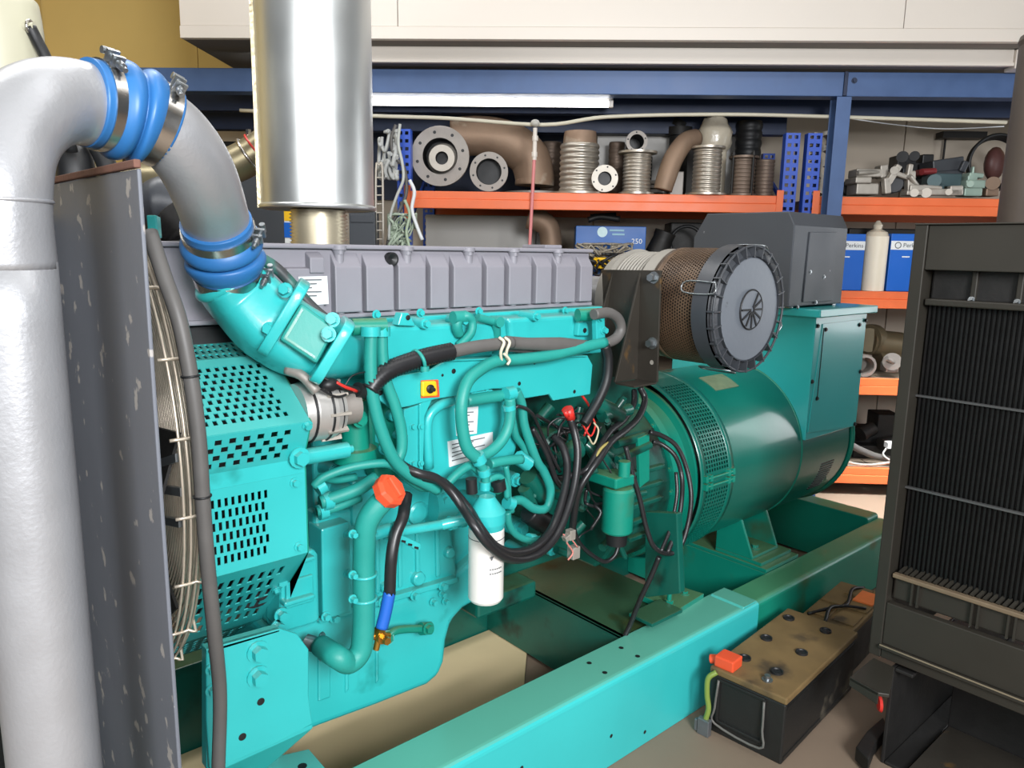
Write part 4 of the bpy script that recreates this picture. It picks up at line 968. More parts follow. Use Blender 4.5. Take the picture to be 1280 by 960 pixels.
m = MB(); m.cut().tube(pth(((716, 664), (708, 676), (716, 690), (710, 700)), 1.555), .003, 6); m.cut().tube(pth(((704, 668), (714, 674), (722, 684)), 1.555), .0026, 6); m.builds('wire', mat('pink_wire', (206, 130, 120), .5), eng)
# stubs and plugs scattered along the block, seen between the hoses
rng = random.Random(5); m = MB()
for px, py, Y, r in ((556, 625, 1.66, .02), (600, 628, 1.64, .018), (645, 600, 1.66, .022), (655, 690, 1.72, .018), (480, 560, 1.68, .02), (470, 545, 1.7, .03), (440, 620, 1.66, .024), (492, 520, 1.66, .014), (500, 545, 1.66, .012), (570, 640, 1.68, .026), (690, 690, 1.72, .014), (650, 660, 1.7, .03), (420, 590, 1.68, .022)):
    p = aY(px, py, Y); m.cut().cyl(p+Vector((0, .08, 0)), p, r); m.bolt(p, NY, r*.6, r*.6)
m.builds('block_plug', TEAL, eng)
m = MB(); plate(m, ((460, 505), (474, 498), (505, 512), (505, 600), (470, 600), (462, 560)), 1.68, .06); m.build('water_pump_cover', TEALD, eng, .01)
m = MB(); plate(m, ((440, 602), (500, 596), (540, 612), (585, 620), (590, 640), (470, 660), (440, 660)), 1.70, .05); m.build('block_bracket', TEAL, eng, .012)
m = MB(); m.cyl(aY(535, 632, 1.70), aY(560, 628, 1.70), .055); m.build('starter_motor', TEAL, eng)

# ================================================================ CHARGE AIR PIPE (silver) with blue hoses
t = thing('charge_air_pipe', (.165, 1.30, 0), 'thick silver painted charge air pipe rising at the left and bending to the engine', 'pipe')
PP = [Vector((.165, 1.30, .02)), Vector((.165, 1.30, .6)), Vector((.165, 1.30, 1.1)), Vector((.165, 1.30, 1.62))]
m = MB(); m.tube(PP, .066, 40, 6); vp = m.build('vertical_pipe', ALU, t)
m = MB(); m.torus((.165, 1.30, 1.705), UP, .066, .003, 40, 8); m.build('weld_bead', ALU, vp)
m = MB(); m.tube([Vector((.165, 1.30, 1.61)), Vector((.165, 1.30, 1.70)), aT(8, 182, 1.09), aT(38, 141, 1.13), aT(78, 127, 1.19), aT(125, 134, 1.25)], .066, 40, 8); m.build('pipe_elbow', ALU, t)
m = MB(); m.tube([aT(186, 150, 1.30), aT(214, 168, 1.33), aT(240, 200, 1.38), aT(257, 235, 1.44), aT(270, 275, 1.53), aT(277, 305, 1.58)], .0655, 40, 8); m.build('pipe_elbow', ALU, t)
def hump(P, r, name, parent, humps=2):
    P = smooth_path(P, 10); n = len(P); rr = []
    for i in range(n):
        q = i/(n-1); rr.append(r+(.013*abs(math.sin(PI*humps*(q-.22)/.56))**.8 if .22 < q < .78 else 0))
    mm = MB(); mm.tube(P, rr, 44, raw=True); return mm.build(name, BLUEH, parent)
def clampring(c, ax, r, parent, w=.024, ang=(0, 0)):
    ax = Vector(ax).normalized(); mm = MB(); mm.lathe(Vector(c)-ax*w/2, ax, [(0, r-.002), (0, r+.002), (w, r+.002), (w, r-.002)], 44, False); cb_ = mm.build('hose_clamp', CLAMP, parent)
    # tee bolt on the side towards the viewer / top
    cdir = (CP-Vector(c)); cdir -= ax*cdir.dot(ax); cdir.normalize(); up = ax.cross(cdir); up = up if up.z > 0 else -up
    e = (cdir*math.cos(ang[0])+up*math.sin(ang[0])); tn = ax.cross(e); b = Vector(c)+e*(r+.010)
    mm = MB(); mm.cut().cyl(b-tn*.028, b+tn*.034, .0042); mm.cyl(b+tn*.012, b+tn*.024, .0075, n=6)
    mm.cut().obox(b-tn*.014, e*.010, ax*.010, tn*.003); mm.cut().obox(b+tn*.006, e*.010, ax*.010, tn*.003); mm.cut().cyl(b-tn*.03-ax*.010, b-tn*.03+ax*.010, .006)
    mm.builds('clamp_bolt', STEEL, cb_)
    return cb_
HA = [aT(107, 128, 1.225), aT(135, 134, 1.255), aT(165, 143, 1.285), aT(188, 151, 1.305), aT(208, 161, 1.325)]
bh = hump(HA, .0705, 'blue_hose', t); bh['label'] = 'ribbed blue silicone hose joining the two silver bends'
d1 = (HA[1]-HA[0]).normalized(); d2 = (HA[-1]-HA[-2]).normalized()
clampring(HA[0]+(HA[1]-HA[0])*.72, d1, .0718, bh, .026, (1.15, 0)); clampring(HA[-1]-(HA[-1]-HA[-2])*.62, d2, .0718, bh, .026, (1.15, 0))
HB = [aT(270, 277, 1.53), aT(275, 296, 1.56), aT(280, 316, 1.59), aT(284, 334, 1.61), aT(288, 350, 1.635)]
bh2 = hump(HB, .0705, 'blue_hose', t); bh2['label'] = 'ribbed blue silicone hose at the engine intake'
clampring(HB[0]+(HB[1]-HB[0])*.7, HB[1]-HB[0], .0718, bh2, .022, (1.1, 0)); clampring(HB[-1]-(HB[-1]-HB[-2])*.55, HB[-1]-HB[-2], .0718, bh2, .022, (1.1, 0))

# ================================================================ RADIATOR end plate, fan guard, header tank
t = thing('radiator', (.30, 1.9, 0), 'radiator at the left with a chipped grey side plate behind the silver pipe', 'radiator')
RX = .318
tp = [aX(171, 207, RX), aX(56, 230, RX)]
yr = tp[0].y
m = MB(); m.prism([(RX, yr, RZ+.003), (RX, tp[0].y, tp[0].z-.004), (RX, tp[1].y+.35, tp[1].z+.002), (RX, tp[1].y+.35, RZ+.003)], (.006, 0, 0)); m.box(RX+.0005, RX+.02, tp[1].y+.34, tp[1].y+.352, RZ+.003, tp[1].z); m.build('shroud_plate', DKP, t, .002)
m = MB(); m.prism([(RX-.004, tp[0].y-.0, tp[0].z-.003), (RX+.006, tp[0].y-.0, tp[0].z-.003), (RX+.006, tp[1].y+.35, tp[1].z+.003), (RX-.004, tp[1].y+.35, tp[1].z+.003)], (0, 0, .012)); m.build('rusty_edge', RUST, t, .002)
m = MB(); m.box(RX-.20, RX-.002, yr+.66, 2*YC-yr, RZ+.003, 1.7); m.build('core', CORE, t)
# fan guard : spiral wire rings on spokes
GX = .452; GC = Vector((GX, 1.92, 1.215)); GR = .552
t2 = thing('fan_guard', GC-Vector((0, 0, GR)), 'round spiral wire fan guard between the radiator plate and the engine', 'fan guard')
m = MB(); r = .17
k = 0
while r < GR:
    m.cut().torus(GC+Vector((-.01*(r/GR)**2, 0, 0)), (1, 0, 0), r, .0028, 88, 5); r += .0125; k += 1
m.builds('guard_ring', WIRE, t2)
m = MB()
for k in range(3): m.cut().torus(GC+Vector((-.02-.012*k, 0, 0)), (1, 0, 0), GR+.002, .0028, 88, 5)
m.builds('rim_ring', WIRE, t2)
m = MB()
for k in range(24):
    a = 2*PI*k/24+.1; d = Vector((0, math.cos(a), math.sin(a)))
    m.cut().tube([GC+d*.16+Vector((.004, 0, 0)), GC+d*(GR-.02)+Vector((-.004, 0, 0)), GC+d*(GR+.005)+Vector((-.02, 0, 0)), GC+d*(GR+.005)+Vector((-.06, 0, 0))], .0033, 6, 3)
m.builds('guard_spoke', WIRE, t2)
m = MB()
for px, py, px2, py2 in ((204, 578, 222, 572), (207, 612, 228, 615), (204, 650, 226, 654)): 
    a_ = aX(px, py, GX-.05); b_ = aX(px2, py2, GX-.045); m.cut().obox((a_+b_)/2, (b_-a_)/2, (.004, 0, 0), (0, 0, .008))
m.builds('guard_clip', STEEL, t2)
# fan and shroud behind the guard
m = MB(); m.lathe(GC+Vector((-.05, 0, 0)), (1, 0, 0), [(-.02, .13), (.03, .13), (.03, 0)], 28); fh_ = m.build('fan_hub', DARKI, t2)
m = MB()
for k in range(8):
    a = 2*PI*k/8; d = Vector((0, math.cos(a), math.sin(a))); tt = Vector((0, -d.z, d.y))
    m.cut().prism([GC+d*.12-tt*.05+Vector((-.04, 0, 0)), GC+d*.50-tt*.09+Vector((-.03, 0, 0)), GC+d*.50+tt*.09+Vector((-.09, 0, 0)), GC+d*.12+tt*.05+Vector((-.08, 0, 0))], (.006, 0, 0))
m.builds('fan_blade', DARKI, fh_)
# long grey hose running down along the guard
t = MB(); P = [aY(187, 290, 1.43), aY(205, 345, 1.39), aY(224, 400, 1.355), aY(238, 470, 1.34), aY(248, 545, 1.335), aY(253, 620, 1.335), aY(259, 700, 1.34), aY(268, 790, 1.36), aY(275, 870, 1.40), aY(273, 960, 1.42), aY(272, 1010, 1.44)]
t.tube(P, .0135, 12, 6); h = tag(t.build('vent_hose', GREYH), 'long grey rubber hose running down between the fan guard and the belt guard', 'hose')
m = MB()
for i in (3, 5): m.cut().torus(P[i], P[i+1]-P[i], .0145, .0022, 16, 6)
m.builds('hose_tie', BLK, h)

# header tank
t = thing('expansion_tank', aT(8, 78, 1.9), 'white translucent plastic expansion tank above the silver pipe bend', 'tank')
c = aT(-12, 40, 2.0); m = MB(); m.tube([c-UP*.2, c-UP*.185, c, c+UP*.075, c+UP*.095, c+UP*.1], [.09, .115, .118, .112, .085, .04], 24, 3, sq=(.6, 1, 1)); m.build('tank_body', HONEY, t)
m = MB(); p = aT(38, 34, 1.96); m.cyl(p-CR*.03, p+CR*.012, .012); m.build('tank_spout', HONEY, t)
m = MB(); m.tube([p+CR*.0, aT(46, 50, 1.97), aT(58, 74, 1.98), aT(75, 120, 2.0), aT(90, 190, 2.02)], .015, 12); m.build('tank_hose', BLK, t)
m = MB(); m.torus(p+CR*.0, CR, .0165, .004, 18, 6); m.build('spring_clip', CLAMP, t)
# black coolant hoses inside the bend
for k, (pts, r, lab) in enumerate(((((58, 185, 2.2), (75, 180, 2.15), (92, 200, 2.1), (96, 235, 2.1)), .05, 'thick black hose curving inside the silver pipe bend'),
                        (((52, 200, 2.3), (66, 205, 2.3), (78, 225, 2.3), (84, 260, 2.3)), .042, 'black hose tight behind the silver vertical pipe'),
                        (((122, 140, 2.3), (108, 180, 2.25), (104, 205, 2.22), (98, 250, 2.2)), .022, 'thin black hose hanging straight under the blue hose'),
                        (((118, 175, 2.1), (130, 198, 2.1), (140, 225, 2.1)), .026, 'short black hose sloping down behind the rusty plate top'))):
    m = MB(); m.tube([aT(*p) for p in pts], r, 16, 6); tag(m.build('coolant_hose', BLK), lab, 'hose', 'black coolant hoses behind the silver bend')
# dull metal exhaust pipe crossing behind
m = MB(); m.tube([aT(120, 228, 2.78), aT(180, 227, 2.78), aT(230, 224, 2.78), aT(270, 214, 2.78), aT(305, 200, 2.78), aT(345, 175, 2.78)], .066, 24, 8)
o = tag(m.build('exhaust_pipe', GOLDP), 'dull gold metal pipe crossing behind the silver elbow', 'pipe')
m = MB(); c = aT(312, 196, 2.78); m.torus(c, aT(324, 188, 2.78)-c, .069, .006, 28, 6); m.bolt(c+UP*.072, UP, .01, .02); m.build('pipe_clamp', CLAMP, o)
m = MB(); m.torus(aT(322, 189, 2.78), aT(334, 180, 2.78)-aT(322, 189, 2.78), .069, .004, 28, 6); m.build('red_gasket', REDC, o)
# dark parts behind the elbow
m = MB(); m.tube([aT(178, 262, 2.05), aT(205, 255, 2.05), aT(238, 262, 2.05)], [.05, .075, .05], 20, 6); tag(m.build('turbo_housing', BLK2), 'black rounded housing behind the silver elbow', 'turbocharger')
m = MB(); m.corr([aT(215, 268, 1.98), aT(228, 282, 1.98), aT(240, 300, 1.98)], .06, .016, .006, 18); tag(m.build('ribbed_hose', DARKI), 'black ribbed hose beside the silver elbow', 'hose')
m = MB(); a_, b_ = aT(192, 270, 1.7), aT(194, 297, 1.7); m.obox((a_+b_)/2, CR*.011, CF*.012, (b_-a_)/2); tag(m.build('valve_block', TEAL, None, .003), 'small upright teal block behind the grey plate', 'bracket')
m = MB(); P = [aT(188, 300, 1.75), aT(265, 296, 1.9), aT(268, 330, 1.9), aT(192, 340, 1.75)]; m.prism(P, CF*.25); tag(m.build('turbo_shield', DARKI, None, .01), 'dark metal housing under the silver elbow', 'engine cover')
m = MB(); m.prism([aT(204, 300, 1.78), aT(268, 300, 1.9), aT(300, 440, 1.95), aT(225, 440, 1.78)], CF*.3); m.build('timing_cover', BLK, eng, .02)

# ================================================================ EXHAUST SILENCER
SX, SYY = aT(398, 262, 2.42).x, aT(398, 262, 2.42).y
zb_ = aT(398, 262, 2.42).z; SRr = 68.5*2.42/FPX
t = thing('exhaust_silencer', (SX, SYY, zb_), 'tall galvanised exhaust silencer drum standing above the valve cover', 'silencer')
m = MB(); m.lathe((SX, SYY, zb_+.01), UP, [(0, SRr), (.9, SRr), (1.2, SRr)], 96); sb = m.build('silencer_body', GALV, t)
m = MB(); m.torus((SX, SYY, zb_+.006), UP, SRr, .008, 80, 8); m.build('rolled_rim', GALV, sb)
_dir = (Vector((SX, SYY, 0))-CP); _dir.z = 0; _dir.normalize(); lt = Vector((-_dir.y, _dir.x, 0))
m = MB(); q = Vector((SX, SYY, 0))+lt*SRr*.985-_dir*SRr*.12; m.obox((q.x, q.y, zb_+.6), lt*.010, _dir*.012, UP*.6); m.build('folded_seam', mat('seam_metal', (170, 158, 130), .4, .8, .3, 60, .6, 80), sb)
m = MB(); m.lathe((SX, SYY, zb_+.002), UP, [(0, .0), (0, SRr-.004)], 60, False); m.build('closing_plate', GALV, sb)
m = MB(); m.corr([(SX+.0, SYY, zb_+.0), (SX, SYY, zb_-.15), (SX, SYY, zb_-.3)], .088, .011, .0045, 40); m.build('flexible_bellows', mat('bellows_pale', (206, 196, 170), .4, .7, .1, 10), t)
m = MB(); m.cyl((SX, SYY, vz1-.02), (SX, SYY, zb_-.3), .1); m.build('exhaust_outlet', CASTR, t)

# ================================================================ BATTERIES
def battery(o, ang, L, Wd, Hh, label):
    ca, sa = math.cos(ang), math.sin(ang); u = Vector((ca, sa, 0)); v = Vector((-sa, ca, 0)); o = Vector(o)
    P = lambda a, b, c: o+u*a+v*b+UP*c
    t = thing('battery', o+u*L/2+v*Wd/2, label, 'battery', 'batteries beside the skid')
    m = MB(); m.obox(P(L/2, Wd/2, Hh/2-.012), u*L/2, v*Wd/2, UP*(Hh/2-.012)); c = m.build('case', BATT, t, .006)
    m = MB(); m.obox(P(L/2, Wd/2, Hh-.012), u*(L/2+.002), v*(Wd/2+.002), UP*.012); l = m.build('lid', BATTT, t, .005)
    return t, P, u, v, c, l
bc = aZ(976, 957, 0)
t, P, u, v, case, lid = battery(bc, math.radians(5), .615, .272, .24, 'large dirty black battery with a red terminal cover in front of the skid')
def topP(px, py): return aZ(px, py, .241)
m = MB()
for px, py in ((986, 773), (1032, 789), (958, 798), (1002, 816), (971, 840), (931, 823)): q = topP(px, py); m.cut().lathe(q-UP*.004, UP, [(0, .022), (.010, .021), (.010, .017), (.006, .015), (.006, 0)], 20)
m.builds('filler_cap', BLK, lid)
m = MB(); q = topP(959, 850); m.cyl(q-UP*.004, q+UP*.018, .010); m.cyl(q-UP*.004, q+UP*.004, .018); m.build('terminal_post', STEEL, lid)
m = MB(); q = topP(910, 832); m.obox(q+UP*.018, u*.034, v*.036, UP*.02); m.cyl(q+UP*.012+v*.03, q+UP*.004+v*.062-u*.01, .016); rc_ = m.build('terminal_cover', CAPO, t, .005, label='red terminal cover')
m = MB(); e = P(-.004, .255, 0)
fr = lambda b, c: P(-.002, b, c)
m.tube([fr(.242, .235)-u*.012, fr(.262, .21)-u*.03, fr(.262, .15)-u*.03, fr(.254, .1)-u*.028, fr(.262, .05)-u*.03], .0095, 10, 6); m.build('cable', YG, t, label='yellow green cable')
m = MB(); q = fr(.262, .03)-u*.034; m.obox(q, u*.012, v*.022, UP*.03); m.cut().obox(q-UP*.005+v*.03, u*.008, v*.006, UP*.022); m.builds('cable_lug', mat('lead_grey', (120, 124, 128), .35, .6, .2, 40), t, bevel=.003)
m = MB()
for a, b in (((.07, .205), (.235, .205)), ((.07, .05), (.07, .205)), ((.235, .05), (.235, .205)), ((.07, .05), (.235, .05))): m.bar(fr(*a), fr(*b), .010, .012, u)
m.build('moulded_frame', BATT, case, .002)
m = MB(); m.tube([fr(.235, .205)-u*.006, fr(.24, .1)-u*.012, fr(.235, .045)-u*.014, fr(.07, .035)-u*.014, fr(.066, .1)-u*.012, fr(.07, .2)-u*.006], .0042, 8, 4); m.build('handle', SCUFF, case)
m = MB(); m.obox(P(.3, -.001, .2), u*.29, v*.002, UP*.006); m.obox(P(.3, -.001, .02), u*.29, v*.002, UP*.006); m.build('moulding', BATT, case)
q = aZ(1062, 800, 0)
t, P, u, v, case, lid = battery((2.80, 1.17, 0), math.radians(6), .45, .2, .2, 'smaller dirty battery behind the large black battery beside the skid')
m = MB(); 
for a, b in ((.05, .05), (.05, .15), (.2, .05), (.2, .15), (.33, .1)): m.cut().obox(P(a+.05, b, .203), u*.055, v*.042, UP*.004)
m.builds('cell_cover', BATTT, lid, bevel=.002)
m = MB(); m.cut().tube([P(-.01, .1, .205), P(.1, .12, .225), P(.2, .09, .212), P(.35, .12, .22), P(.44, .1, .205)], .007, 8); m.cut().tube([P(.02, .18, .205), P(.15, .1, .22), P(.22, .02, .214)], .006, 8); m.builds('cable', BLK, t)
m = MB(); m.obox(P(.33, .05, .210), u*.06, v*.04, UP*.003); m.build('orange_sticker', mat('orange_sticker', (222, 120, 60), .5, 0, .2, 30), lid)

# ================================================================ SECOND RADIATOR on its own skid at the right
UX = 2.40; YE = -.15
t = thing('radiator', (UX+.25, .4, 0), 'tall black radiator in a dark frame standing on a low skid at the right', 'radiator')
z1 = 1.741
m = MB(); m.box(UX, UX+.5, .905, .942, .36, z1); m.build('frame_post', PUNIT, t, .003)
m = MB(); m.box(UX+.004, UX+.3, YE, .904, 1.61, z1-.002); m.box(UX-.004, UX+.3, YE, .942, z1-.001, z1+.004); m.build('header_panel', PUNIT, t, .003)
m = MB(); m.box(UX+.06, UX+.2, YE, .9, 1.52, 1.62); tk = m.build('header_tank', DARKI, t, .006)
m = MB(); m.box(UX+.02, UX+.06, YE, .9, 1.505, 1.525); m.build('tank_lip', PUNIT, tk, .004)
m = MB()
for k in range(8): y = .78-k*.115; m.cut().box(UX+.045, UX+.06, y-.008, y+.008, 1.525, 1.61)
m.builds('tank_rib', PUNIT, tk, bevel=.003)
m = MB()
for k in range(8): y = .78-k*.115; m.cut().bolt((UX+.04, y, 1.528), (-1, 0, .4), .006, .008)
m.builds('tank_bolt', STEEL, tk)
m = MB(); m.box(UX+.07, UX+.18, YE, .9, .60, 1.53); co = m.build('core', CORE, t)
m = MB(); n = 78
for k in range(n): y = .895-k*.0134; m.cut().box(UX+.058, UX+.07, y-.003, y+.003, .62, 1.505)
m.builds('core_fin', CORE, co)
m = MB()
for z in (.93, 1.225): m.cut().box(UX+.045, UX+.058, YE, .904, z-.003, z+.003)
m.builds('core_bar', mat('core_bar_grey', (92, 92, 92), .4, .5), co)
m = MB(); m.box(UX+.03, UX+.2, YE, .9, .56, .645); lt_ = m.build('coolant_tank', PUNIT, t, .006)
m = MB()
for k in range(60): y = .885-k*.0172; m.cut().bar((UX+.03, y, .650), (UX+.066, y-.007, .664), .009, .01, UP)
m.builds('tank_ridge', PUNIT, lt_)
m = MB(); m.box(UX+.012, UX+.035, YE, .9, .636, .65); m.build('tank_edge', mat('worn_edge_brown', (120, 104, 84), .45, .3, .2, 20), lt_, .003)
m = MB()
for y in (.83, .66, .565, .40, .2): m.cut().box(UX+.018, UX+.03, y-.012, y-.006, .56, .636); m.box(UX+.018, UX+.03, y+.006, y+.012, .56, .636)
m.builds('tank_rib', PUNIT, lt_)
m = MB(); m.box(UX+.002, UX+.03, YE, .904, .41, .552); m.box(UX-.012, UX+.3, YE, .91, .396, .409); m.box(UX+.002, UX+.02, YE, .904, .36, .396); m.build('skirt_panel', PUNIT, t, .003)
m = MB(); m.bar((UX-.012, .905, .409), (UX-.012, YE, .409), .004, .003, UP); m.build('panel_edge', mat('bare_edge', (150, 138, 116), .4, .4), t)
t = thing('radiator_skid', (UX+.4, .5, 0), 'low dark channel skid under the second radiator', 'skid')
xcc = aY(1155, 885, .866).x
m = MB(); m.box(UX+.0, 3.7, .856, .868, .0, .345); m.box(UX, 3.7, .80, .855, .333, .345); m.box(UX, 3.7, .79, .855, .0, .012); m.build('skid_channel', DARKI, t, .003)
m = MB(); m.box(xcc, xcc+.02, YE, .785, .013, .2); m.box(xcc-.03, xcc+.02, YE, .785, .201, .212); m.build('cross_channel', DARKI, t, .003)
m = MB(); m.box(2.36, xcc-.004, YE, .78, .014, .03); m.build('base_plate', BRUST, t, .002)
pl = [aZ(x, y, .356) for x, y in ((1062, 846), (1092, 822), (1118, 834), (1112, 868), (1098, 866))]
m = MB(); m.prism(pl, (0, 0, -.012)); m.prism([pl[0], pl[4], pl[4]-UP*.04, pl[0]-UP*.03], (.006, 0, 0)); m.build('corner_bracket', PUNIT, t, .002)
m = MB(); q = aY(1101, 880, .875); m.lathe(q, (-.6, .75, 0), [(0, .0), (0, .026), (.008, .022), (.012, 0)], 24); m.build('red_reflector', REDC, t)
m = MB(); P_ = [aZ(x, y, .01) for x, y in ((1068, 950), (1082, 930), (1102, 912), (1108, 925), (1092, 945), (1084, 968))]; m.prism(P_, UP*.05); o = tag(m.build('skid_foot', DARKI, None, .004), 'dark steel foot lying on the floor at the skid corner', 'metal foot')
# black upright exhaust pipe behind the second radiator
q = aX(1243, 278, 2.86); t = thing('exhaust_stack', (q.x, q.y-.11, 1.745), 'dark brown upright exhaust drum behind the second radiator', 'silencer')
qt = aX(1258, 52, 2.86)
m = MB(); c = Vector((2.86+.05, q.y-.105, 0)); m.lathe(c+UP*1.746, UP, [(0, .11), (.56, .11), (.575, .114), (.59, .11), (.59, 0)], 48); m.build('drum', mat('brown_grey_drum', (92, 84, 78), .5, .35, .12, 6, .08, 60), t)
m = MB(); m.box(2.82, 3.0, c.y-.1, c.y+.1, 1.3, 1.745); m.build('drum_support', PUNIT, t)
m = MB(); m.corr([c+Vector((-.10, -.13, 1.746)), c+Vector((-.10, -.13, 1.9)), c+Vector((-.08, -.14, 2.05))], .02, .012, .003, 12); m.build('flexible_tube', DARKI, t)

# ================================================================ THINGS ON THE RACKS
ZT = ZS[0]+.001
def flange(name, px, py, ro, ri, D, label, th=.03, nb=8, mtl=CAST, hub=None, g=None, barrel=0):
    c = aD(px, py, D); R = ro*D/FPX*1.0*(ray(px, py).length and 1); R = ro*((c-CP).dot(CF))/FPX; ri_ = ri*((c-CP).dot(CF))/FPX
    t = thing(name, c-UP*R, label, 'flange' if 'flange' in name else 'pipe', 'round pipe flanges on the top shelf')
    m = MB(); m.ringdisc(c, NV, ri_, R, th); pl_ = m.build('flange_ring', mtl, t, .003)
    m = MB()
    for k in range(nb):
        a = 2*PI*(k+.3)/nb; d = WV*math.cos(a)+UP*math.sin(a); m.cut().lathe(c+d*(R*.5+ri_*.5 if ri_ > R*.6 else R*.86)-NV*.001, NV, [(0, 0), (.0006, max(.006, R*.055))], 12, False)
    m.builds('bolt_hole', BLK, pl_)
    m = MB(); L_ = barrel or .12
    m.lathe(c+NV*th, NV, [(0, ri_+.006), (L_, ri_+.006), (L_, ri_-.001), (-th*.5, ri_-.001)], 36, False); m.build('pipe_neck', mtl, t)
    m = MB(); m.lathe(c+NV*(L_+th-.01), NV, [(0, 0), (.001, ri_)], 30, False); m.lathe(c+NV*.004, NV, [(0, ri_-.002), (L_+th-.014, ri_-.002)], 30, False); m.build('dark_bore', BLK, t)
    if hub:
        m = MB(); r1, r2, oxx, oy = (hub[0]*R/ro, hub[1]*R/ro, hub[2]*R/ro, hub[3]*R/ro); cc = c+WV*oxx-UP*oy
        m.lathe(cc-NV*.03, NV, [(0, r2), (0, r1), (.05, r1), (.09, r1*1.25)], 40, False); m.lathe(cc-NV*.03, NV, [(0, r2), (.1, r2)], 30, False); m.build('inner_flange', CASTL, t)
        m = MB(); m.lathe(cc-NV*.02, NV, [(.05, 0), (.05, r2-.001), (0, r2-.001)], 24, False); m.build('inner_bore', BLK, t)
    return t
def bellows(px, top, hw, D, label, mtl=BELL, n=11, plate_t=0, plate_b=0, neck=0, z0=None, lean=0, g='expansion bellows'):
    b = aD(px, 240, D); z0 = ZT if z0 is None else z0; z1 = aD(px, top, D).z; sc = (b-CP).dot(CF)/FPX; R = hw*sc
    o = Vector((b.x, b.y, z0)); t = thing('bellows', o, label, 'bellows')
    h = z1-z0; a0 = .012 if plate_b else .0; a1 = h-(.012 if plate_t else 0)-neck
    prof = []
    for k in range(n):
        zz0 = a0+(a1-a0)*k/n; dz = (a1-a0)/n
        for q in range(6): prof.append((zz0+dz*q/6, R*(.93+.075*math.sin(PI*q/6))))
    prof.append((a1, R*.93))
    rings = [[o+UP*p_[0]+(WV*math.cos(2*PI*j/36)+NV*math.sin(2*PI*j/36))*p_[1] for j in range(36)] for p_ in prof]
    m = MB(); m.loft(rings); m.build('corrugated_tube', mtl, t)
    if plate_b: m = MB(); m.cyl(o, o+UP*.014, plate_b*sc, n=36); m.build('flange_plate', mtl, t, .002)
    if plate_t: m = MB(); m.ringdisc(o+UP*(h-.012-neck), UP, R*.7, plate_t*sc, .014); m.build('flange_plate', mtl, t, .002)
    if neck: m = MB(); m.lathe(o+UP*(h-neck), UP, [(0, R*.86), (neck, R*.8), (neck, R*.74), (0, R*.74)], 32, False); m.build('neck', CASTR, t)
    return t, o, R, h
flange('pipe_flange', 550, 195, 36.5, 22, 5.245, 'largest round pipe flange standing at the left end of the shelf', .035, 8, CAST, (16, 8, 3, 3))
flange('pipe_flange', 611, 214.5, 24, 16, 5.20, 'medium dark bored pipe flange in front of the big tan elbow', .03, 8, CAST, barrel=.07)
flange('pipe_flange', 756, 223, 16.5, 8.5, 5.14, 'small pale six hole flange between two bellows', .02, 6, CASTL, barrel=.025)
# big tan elbow with flange
t = thing('pipe_elbow', aD(650, 238, 5.42), 'big heat stained exhaust elbow lying on the shelf behind the medium flange', 'pipe')
m = MB(); m.tube([aD(566, 172, 5.52), aD(600, 170, 5.52), aD(635, 178, 5.54), aD(660, 196, 5.56), aD(668, 220, 5.56), aD(668, 232, 5.56)], [.135, .135, .145, .145, .14, .14], 32, 8); m.build('elbow_body', CASTR, t)
m = MB(); c = aD(668, 238, 5.56); c.z = ZT; m.cyl(c, c+UP*.028, .215, n=40); m.build('elbow_flange', CAST, t, .003)
bellows(688, 178, 13, 5.75, 'rusty dark bellows behind the big tan elbow', BELLD, 9)
bellows(723, 165, 24.5, 5.33, 'tall wide bellows with a rusty neck, left of the small flange', BELL, 9, 0, 36, .08)
bellows(795, 190, 17.5, 5.24, 'shorter bellows with a wide top plate, right of the small flange', BELL, 11, 24, 22)
bellows(882, 184, 17.5, 5.22, 'pale bellows with spool plates at both ends, fourth from the left', BELL, 11, 21, 25)
t, o, R, h = bellows(927, 196, 14.5, 5.24, 'dark bellows with tie bolts standing right of the pale spool bellows', BELLD, 9, 18, 18)
m = MB()
for k in range(4): a = k*PI/2+.5; d = (WV*math.cos(a)+NV*math.sin(a))*R*1.15; m.cut().cyl(o+d+UP*.0, o+d+UP*(h+.03), .008); m.cyl(o+d+UP*(h+.0), o+d+UP*(h+.02), .016, n=6)
m.builds('tie_bolt', DARKI, t)
bellows(954, 200, 11.5, 5.30, 'narrow dark bellows beside the blue rack uprights', BELLD, 10, 0, 0)
bellows(769, 178, 10, 5.8, 'thin rusty bellows behind the small flange', BELLD, 10)
bellows(931, 152, 16, 5.78, 'black ribbed rubber bellows on the shelf rear, highest at the right', BLK, 9, 0, 0)
# barrel flange lying on the plated bellows
t = flange('pipe_flange', 796, 177, 13.5, 9, 5.42, 'small dark bored flange propped high behind the plated bellows', .03, 5, CAST, barrel=.18)
m = MB(); b_ = aD(800, 190, 5.55); m.wbox(WV.dot(b_)-.08, WV.dot(b_)+.1, 5.62, 5.8, ZT, aD(796, 190, 5.42).z); tag(m.build('steel_block', DARKI, None, .01), 'dark steel block behind the plated bellows under the small bored flange', 'metal block')
